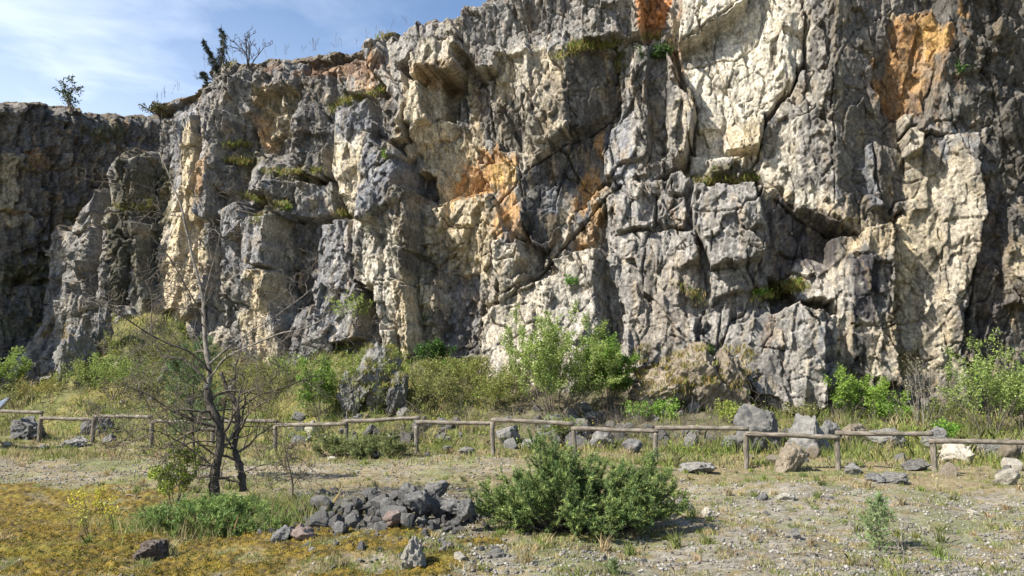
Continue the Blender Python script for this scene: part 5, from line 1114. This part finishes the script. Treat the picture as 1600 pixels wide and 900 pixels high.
limb(mb, [], [(1410, 905), (1413, 870), (1409, 840), (1411, 820)], p0[1], 0.007, 0.003, rng, 6, 0.25, 0, 1, p0); mb.build('trunk', M_barkg, st, True)
for (pix, lab) in (([(1235, 868), (1290, 872), (1330, 884), (1375, 892)], 'long grey fallen branch lying on gravel at lower right'), ([(1420, 862), (1450, 862), (1480, 856), (1500, 848)], 'thin fallen twig right of the dead stick at lower right'),
                   ([(196, 776), (215, 780), (240, 772), (262, 768)], 'thin fallen branch on moss left of the low juniper'), ([(888, 720), (905, 728), (930, 738)], 'short orange brown fallen stick behind the juniper top')):
    p0 = hit(*pix[0]); mb = MB(); q = np.array([hit(*k_) for k_ in pix]); q[:, 2] += 0.02; q = np.stack([np.interp(np.linspace(0, len(q) - 1, 20), np.arange(len(q)), q[:, i]) for i in range(3)], 1); q[:, 2] += 0.02 * np.sin(np.linspace(0, 9, 20)); mb.tube(q - p0, np.linspace(0.010, 0.004, 20), 6)
    for k in range(6):
        i = rng.integers(4, 18); grow(mb, q[i] - p0, (q[i + 1] - q[i]) / .1 + rng.normal(0, 0.5, 3) + np.array([0, 0, .2]), 0.22, 0.003, 0, rng)
    tag(mb.build('fallen_branch', M_twig), lab, 'branch').location = p0

# ----- pines: whorled branches with long needles
def pine(base, h, w_, label, nn, seed, col, needle, name='pine_tree', lean=0.0, droop=0.0, r=0.03, parts=('trunk', 'crown'), whorls=12, low=0.1, cat='tree'):
    rng = np.random.default_rng(seed); root = empty(name, tuple(base), label, cat); mb = MB(); seg = []
    t = np.linspace(0, 1, 14); tr = np.stack([lean * t ** 1.5 * h + 0.03 * h * np.sin(t * 5 + seed), 0.02 * h * np.sin(4 * t), h * t], 1); mb.tube(tr, r * (1 - 0.85 * t), 7)
    for k in range(whorls):
        tt = low + (0.97 - low) * k / whorls; q = np.array([np.interp(tt, t, tr[:, i]) for i in range(3)])
        for b_ in range(rng.integers(3, 6)):
            a = rng.uniform(0, 6.28); ln = w_ / 2 * (1 - tt) ** 0.7 * rng.uniform(0.5, 1.1) + 0.03 * h; d = np.array([cos(a), sin(a), 0.35 - droop])
            pts = [q]; 
            for i in range(5): d = unit(d + rng.normal(0, 0.12, 3) + np.array([0, 0, 0.08 - droop * 0.35])); pts.append(pts[-1] + d * ln / 5)
            pts = np.array(pts); mb.tube(pts, np.linspace(r * 0.3, r * 0.08, 6), 4, cap=False)
            seg += [(pts[i], pts[i + 1]) for i in range(1, 5)]
            for m in range(4):
                i = rng.integers(1, 5); e = pts[i] + unit(pts[i] - pts[i - 1] + rng.normal(0, 0.5, 3)) * ln * 0.35; seg.append((pts[i], e))
    mb.build(parts[0], M_barkd, root, True)
    S0 = np.array([s[0] for s in seg]); S1 = np.array([s[1] for s in seg]); k = rng.integers(0, len(seg), nn); tt = rng.uniform(0, 1, nn)
    pos = S0[k] + (S1 - S0)[k] * tt[:, None]; ax = (S1 - S0)[k]; ax /= np.linalg.norm(ax, axis=1)[:, None] + 1e-9
    d = ax * 0.8 + rng.normal(0, 0.5, (nn, 3)) + np.array([0, 0, 0.15 - droop]); d /= np.linalg.norm(d, axis=1)[:, None]; s = np.cross(d, rng.normal(size=(nn, 3))); s /= np.linalg.norm(s, axis=1)[:, None]
    ln = needle * rng.uniform(0.7, 1.2, nn)[:, None]; v = np.stack([pos - s * ln * 0.07, pos + s * ln * 0.07, pos + d * ln], 1).reshape(-1, 3)
    link_mesh(parts[1], v, np.arange(nn * 3).reshape(-1, 3), M_needle, root, False, np.repeat(varcol(col, nn, rng, 0.35), 3, 0)); return root
pb = hit(300, 745); pine(pb, 2.3, 2.1, 'young green pine standing among the limbs of the bare tree', 9000, 21, (0.11, 0.17, 0.07), 0.075, r=0.025, low=0.3, whorls=10)
pb = hit(1375, 862); pine(pb, 0.58, 0.55, 'little feathery green pine seedling at lower right', 2000, 22, (0.16, 0.22, 0.09), 0.06, 'pine_seedling', r=0.007, whorls=9, low=0.05, cat='seedling')
pb = hit(958, 898); pine(pb, 0.13, 0.1, 'tiny pine seedling at the bottom edge in front of the big juniper', 500, 23, (0.13, 0.17, 0.07), 0.05, 'pine_seedling', r=0.003, whorls=4, cat='seedling')
pb = hit(275, 790); 
shrub(275, 792, 66, 100, 'young bush with yellow green leaves rising from the low juniper', 3200, 0.034, (0.27, 0.33, 0.06), stems=9, r=0.007, jit=0.02, kids=4)
shrub(150, 806, 90, 48, 'sparse seedling bush with yellow leaves on moss at left', 450, 0.034, (0.42, 0.38, 0.05), stems=8, r=0.005, jit=0.02, kids=4, name='seedling_bush', cat='seedling')
shrub(140, 838, 30, 66, 'thin brown twig seedling standing on the moss at left', 60, 0.03, YG, stems=2, r=0.007, jit=0.01, name='twig_seedling', cat='seedling')
shrub(168, 820, 30, 40, 'small twig seedling right of the thin brown one on the moss', 60, 0.03, YG, stems=2, r=0.006, jit=0.01, name='twig_seedling', cat='seedling')
# ----- trees on the rim
shrub(240, 178, 40, 20, 'small dark scrub at the corner where the two cliffs meet', 900, 0.09, (0.08, 0.075, 0.03), Y=31.3, name='rim_bush', cat='bush', stems=12, r=0.008)
pb = P(345, 103, 29.5); pine(pb, 1.75, 1.1, 'dark drooping conifer on the cliff rim', 2400, 31, (0.03, 0.04, 0.022), 0.13, 'conifer', 0.0, 0.85, 0.05, whorls=13, low=0.02)
pb = P(334, 108, 29.4); pine(pb, 1.35, 0.5, 'thin leaning top of a dark conifer left of the drooping one on the rim', 2200, 32, (0.02, 0.028, 0.016), 0.14, 'conifer', -0.35, 0.85, 0.035, whorls=10, low=0.1)
pb = P(322, 122, 29.2); pine(pb, 0.3, 0.8, 'dark low conifer branch hanging over the rim', 1200, 33, (0.025, 0.03, 0.016), 0.13, 'conifer', -0.5, 0.6, 0.03, whorls=6, low=0.1)
def rimtree(u, v, Y, h, label, nleaf, seed, wpx):
    rng = np.random.default_rng(seed); p = P(u, v, Y); root = empty('rim_tree', tuple(p), label, 'tree'); mb = MB(); out = []
    for i in range(5): grow(mb, np.array([rng.normal(0, .05), 0, -0.3]), np.array([rng.uniform(-0.7, 0.7) * wpx, rng.uniform(-.3, .3), 1.0]), h * rng.uniform(0.8, 1.1), 0.03, 3, rng, 4, 0.18, 0.06, 0.65, 0.5, 5, 7, out, 0.2, 0.009)
    mb.build('trunk', M_barkd, root, True)
    if nleaf:
        pos = along(out, nleaf, rng, 0.05); m = pos[:, 0] < 0.15; pos = pos[m] if seed == 42 else pos
        vv, ff, cc = leafmesh(pos, 0.12, rng, varcol((0.07, 0.09, 0.04), len(pos), rng)); link_mesh('crown', vv, ff, M_leaf, root, False, cc)
rimtree(388, 96, 29.8, 1.35, 'leafless rounded tree on the rim right of the dark conifers', 0, 41, 1.0)
rimtree(114, 164, 33.5, 1.35, 'small sparse tree with some leaves on the rim of the shaded cliff', 420, 42, 2.4)

# ----- grass: dry and green blades, far too many to count
def blades(x, y, z, h, wd, lean, col, rng):
    n = len(x); a = rng.uniform(0, 6.28, n); t = rng.uniform(0, 6.28, n); ln = lean * rng.uniform(0.2, 1.2, n) * h
    b = np.stack([x, y, z - 0.01], -1); s = np.stack([np.cos(a), np.sin(a), 0 * a], -1) * (wd * rng.uniform(0.6, 1.3, n))[:, None]
    m = b + np.stack([np.cos(t) * ln * 0.35, np.sin(t) * ln * 0.35, h * 0.6], -1); tp = b + np.stack([np.cos(t) * ln, np.sin(t) * ln, h], -1)
    v = np.stack([b - s, b + s, m + s * 0.6, tp, m - s * 0.6], 1).reshape(-1, 3); f = np.arange(n)[:, None] * 5 + np.arange(5)[None]
    return v, f, np.repeat(col, 5, 0)
def field(n, ymin, ymax, per, seed, hgt, clump=0.05):
    rng = np.random.default_rng(seed); y = ymin / (1 - rng.uniform(0, 1, n) * (1 - ymin / ymax)); x = rng.uniform(-0.78, 0.78, n) * (y + 0.5)
    n1 = fbm(x * 0.9, y * 0.9, 71, 4); n2 = fbm(x * 3, y * 3, 72, 3)
    yt = 17 - 0.3 * x + 1.5; tal = sstep(0, 1.5, y - yt)
    gr = zone(x, y, [(1040, 752), (1500, 764), (1900, 775), (2300, 990), (420, 990), (700, 856), (1000, 850), (1090, 820)], 0.5, 1.4, 42)
    gp = zone(x, y, [(-600, 718), (300, 724), (760, 712), (900, 722), (760, 748), (300, 752), (100, 762), (-600, 765)], 0.5, 1.6, 41)
    mo = moss_mask(x, y); pil = zone(x, y, [(450, 765), (745, 765), (750, 840), (500, 845)], 0.2, 0.3, 43)
    scr = tal * zone(x, y, [(760, 640), (1130, 640), (1180, 705), (760, 700)], 0.8, 1.2, 44)
    pr = (1 - 0.50 * gr) * (1 - 0.70 * gp) * (1 - 0.93 * mo) * (1 - 0.9 * pil) * (1 - 0.75 * scr) * np.clip(0.5 + 1.6 * n2 + n1, 0.08, 1)
    k = rng.uniform(size=n) < pr; x, y, n1, n2, tal = x[k], y[k], n1[k], n2[k], tal[k]; m = len(x)
    tc_ = np.where((rng.uniform(size=m) < np.clip(sstep(-0.4, 0.25, n1 - 0.4 * n2) * 0.85 + 0.3 * tal, 0, 0.93))[:, None], varcol((0.17, 0.20, 0.055), m, rng, 0.3), varcol((0.31, 0.265, 0.14), m, rng, 0.25))
    th = hgt * rng.uniform(0.4, 1.3, m) * (1 + 1.2 * tal) * (1 + 0.8 * np.clip(n2 * 3, 0, 1))
    i = np.repeat(np.arange(m), per); q = len(i); r_ = clump * (1 + 0.8 * tal[i]) * np.sqrt(rng.uniform(size=q)); a = rng.uniform(0, 6.28, q)
    bx = x[i] + np.cos(a) * r_; by = y[i] + np.sin(a) * r_
    return bx, by, th[i] * rng.uniform(0.5, 1.15, q), tc_[i] * rng.uniform(0.7, 1.3, (q, 1)), rng
VV, FF, CC = [], [], []; nv = 0
v, f, c = (lambda rg, m=9000: (lambda xx, yy: blades(xx, yy, ground_z(xx, yy), rg.uniform(0.08, 0.30, m), 0.0035, 0.8, np.where((rg.uniform(size=m) < 0.6)[:, None], varcol((0.17, 0.21, 0.06), m, rg), varcol((0.33, 0.28, 0.15), m, rg)), rg))(-3.3 + rg.normal(0, 0.5, m), 9.15 + rg.normal(0, 0.35, m)))(np.random.default_rng(55)); VV.append(v); FF.append(f + nv); CC.append(c); nv += len(v)
for (n, y0, y1, per, sd_, hg, cl) in ((22000, 6.0, 21, 11, 1, 0.045, 0.06), (1100, 6.8, 21, 40, 2, 0.085, 0.05), (15000, 15.5, 32, 9, 3, 0.11, 0.12)):
    bx, by, bh_, bc, rg = field(n, y0, y1, per, sd_, hg, cl)
    v, f, c = blades(bx, by, ground_z(bx, by), bh_, 0.0012 + 0.00042 * by, 0.7, bc, rg); VV.append(v); FF.append(f + nv); CC.append(c); nv += len(v)
tag(link_mesh('grass', np.concatenate(VV), np.concatenate(FF), M_grass, None, False, np.concatenate(CC)), kind='stuff')
# cushions of golden moss on the flat
rng = np.random.default_rng(66); n = 260000; y = 6.0 / (1 - rng.uniform(0, 1, n) * (1 - 6.0 / 10.5)); x = rng.uniform(-0.72, 0.15, n) * y
k = rng.uniform(size=n) < moss_mask(x, y) * sstep(-0.25, 0.15, fbm(x * 5, y * 5, 14, 3) - 0.05); x, y = x[k], y[k]; n = len(x); hh_ = fbm(x * 2.5, y * 2.5, 15, 3)
cc = np.where((hh_ + rng.normal(0, 0.10, n) > 0.05)[:, None], varcol((0.27, 0.195, 0.024), n, rng, 0.5), varcol((0.13, 0.12, 0.025), n, rng, 0.55))
v, f, c = leafmesh(np.stack([x, y, ground_z(x, y, True) + rng.uniform(-0.004, 0.008, n)], -1), 0.014, rng, cc, 0.6, 0.8); tag(link_mesh('moss', v, f, M_grass, None, False, c), kind='stuff')
# ground cover on the slope: small leaves and moss cushions
rng = np.random.default_rng(77); n = 150000; x = rng.uniform(-26, 18, n); y = rng.uniform(16, 33, n); yt = 17 - 0.3 * x + 1.5
n1 = fbm(x * 0.8, y * 0.8, 81, 4); n2 = fbm(x * 2.5, y * 2.5, 82, 3); scr = zone(x, y, [(760, 640), (1130, 640), (1180, 705), (760, 700)], 0.8, 1.2, 44)
k = (y > yt + 0.5) & (rng.uniform(size=n) < np.clip(0.40 + 1.5 * n2 + n1, 0.03, 1) * (1 - 0.8 * scr) * (1 - 0.55 * sstep(2, 9, x)))
x, y, n1, n2 = x[k], y[k], n1[k], n2[k]; n = len(x); z = ground_z(x, y) + rng.uniform(0, 1, n) ** 2 * (0.10 + 0.40 * np.clip(n2 + n1 + 0.2, 0, 1))
cc = np.where((n1 + 0.5 * rng.normal(0, 0.3, n) > 0.0)[:, None], varcol((0.19, 0.25, 0.045), n, rng, 0.45), varcol((0.25, 0.22, 0.05), n, rng, 0.45))
v, f, c = leafmesh(np.stack([x, y, z], -1), 0.065, rng, cc, 0.6, 0.5); tag(link_mesh('undergrowth', v, f, M_leaf, None, False, c), kind='stuff')
# twiggy scrub all over the slope
mb = MB()
for i in range(420):
    x = rng.uniform(-20, 15); y = rng.uniform(18, 29); 
    if y < 17 - 0.3 * x + 2 or y > 28.5 - 0.27 * x - 2.5 or (x > 5 and rng.uniform() < 0.6): continue
    for k in range(4): grow(mb, (x + rng.normal(0, .1), y + rng.normal(0, .1), float(ground_z(x, y)) - 0.03), (rng.normal(0, 0.5), rng.normal(0, 0.5), 1), rng.uniform(0.3, 1.0), 0.007, 1, rng, 4, 0.25, 0.0, 0.7, 0.5, 3, 5, None, 0.2, 0.004)
tag(mb.build('scrub_twigs', M_twig, None, True), kind='stuff')
# turf on ledges and along the rim
def ledge(segs, n, seed, h, hang=0.2, green=0.6):
    rng = np.random.default_rng(seed); vs_, fs_, cs_ = [], [], []; m = 0
    for (u0, v0, u1, v1, dens) in segs:
        k = int(n * dens); us = rng.uniform(u0, u1, 40); 
        for uu in us:
            vvv = v0 + (v1 - v0) * (uu - u0) / (u1 - u0) + rng.uniform(-3, 5); p = A.at(uu, vvv, 0.04); q = k // 40 + 1
            bx = p[0] + rng.normal(0, 0.12, q); by = p[1] + rng.normal(0, 0.10, q); bz = p[2] + rng.normal(0, 0.05, q)
            gcol = np.where((rng.uniform(size=q) < green)[:, None], varcol((0.16, 0.19, 0.04), q, rng), varcol((0.28, 0.21, 0.08), q, rng))
            v, f, c = blades(bx, by, bz, h * rng.uniform(0.4, 1.2, q), 0.012, 1.2, gcol, rng); vs_.append(v); fs_.append(f + m); cs_.append(c); m += len(v)
    return np.concatenate(vs_), np.concatenate(fs_), np.concatenate(cs_)
v, f, c = ledge([(518, 172, 545, 155, 1), (540, 155, 608, 140, 2.2), (412, 270, 500, 268, 2.5), (888, 74, 958, 72, 2.2), (870, 90, 895, 80, .6), (1088, 284, 1186, 280, 2.6), (1180, 468, 1258, 448, 3), (1200, 455, 1250, 440, 2), (522, 334, 556, 332, 1.4),
                 (350, 228, 392, 225, 1), (352, 250, 390, 255, 1), (220, 300, 240, 325, 1), (182, 322, 240, 324, 1.5), (378, 305, 448, 322, 1.6), (640, 28, 700, 18, 1), (228, 172, 320, 112, 4), (322, 104, 440, 84, 4), (440, 84, 570, 70, 4), (570, 66, 640, 36, 2), (640, 34, 740, 4, 3), (1000, 56, 1040, 58, .6), (960, 60, 972, 110, .8), (395, 345, 410, 340, .5), (1055, 440, 1095, 470, .5)], 420, 5, 0.16)
tag(link_mesh('ledge_turf', v, f, M_grass, None, False, c), kind='stuff')
# long dry stalks standing against the sky on the rim
mb = MB(); rng = np.random.default_rng(9)
for i in range(50):
    uu = rng.uniform(225, 640) if i < 90 else rng.uniform(0, 220)
    j = np.interp(uu, [a_ for a_, _ in TOP[11:]], [b_ for _, b_ in TOP[11:]]) if uu > 225 else np.interp(uu, [0, 60, 110, 150, 200, 225], [158, 157, 164, 172, 178, 177])
    p = P(uu, j + 4, 29.5 if uu > 225 else 34.5); grow(mb, p, (rng.normal(0, .25), 0, 1), rng.uniform(0.2, 0.6), 0.006, 1, rng, 3, 0.1, 0.0, 0.5, 0.4, 3, 4, None, 0.4, 0.004)
tag(mb.build('dry_stalks', M_twig, None, True), kind='stuff')
# caps of turf on the cliff foot boulders
VV, FF, CC = [], [], []; nv = 0
bpy.context.view_layer.update(); dg = bpy.context.evaluated_depsgraph_get()
for (u0, v0, u1, v1, n, grn) in ((530, 540, 640, 610, 5200, 0.8), (990, 540, 1180, 620, 6000, 0.45), (62, 508, 112, 530, 900, 0.1), (130, 500, 170, 515, 300, 0.3), (1050, 590, 1165, 610, 900, 0.3)):
    for i in range(n // 14):
        uu, vv_ = rng.uniform(u0, u1), rng.uniform(v0, v1); d = ray(uu, vv_); ok, loc, nor, idx, ob, _ = scene.ray_cast(dg, Vector(CAM), Vector(d))
        if not ok or ob.name.split('.')[0] not in ('boulder', 'cliff', 'ground') or nor.z < 0.15: continue
        q = 14; col = np.where((rng.uniform(size=q) < grn)[:, None], varcol((0.20, 0.21, 0.06), q, rng), varcol((0.27, 0.20, 0.07), q, rng))
        v, f, c = blades(loc.x + rng.normal(0, .07, q), loc.y + rng.normal(0, .05, q), np.full(q, loc.z) + rng.normal(0, .02, q), 0.16 * rng.uniform(0.4, 1.2, q), 0.011, 1.0, col, rng); VV.append(v); FF.append(f + nv); CC.append(c); nv += len(v)
tag(link_mesh('boulder_turf', np.concatenate(VV), np.concatenate(FF), M_grass, None, False, np.concatenate(CC)), kind='stuff')
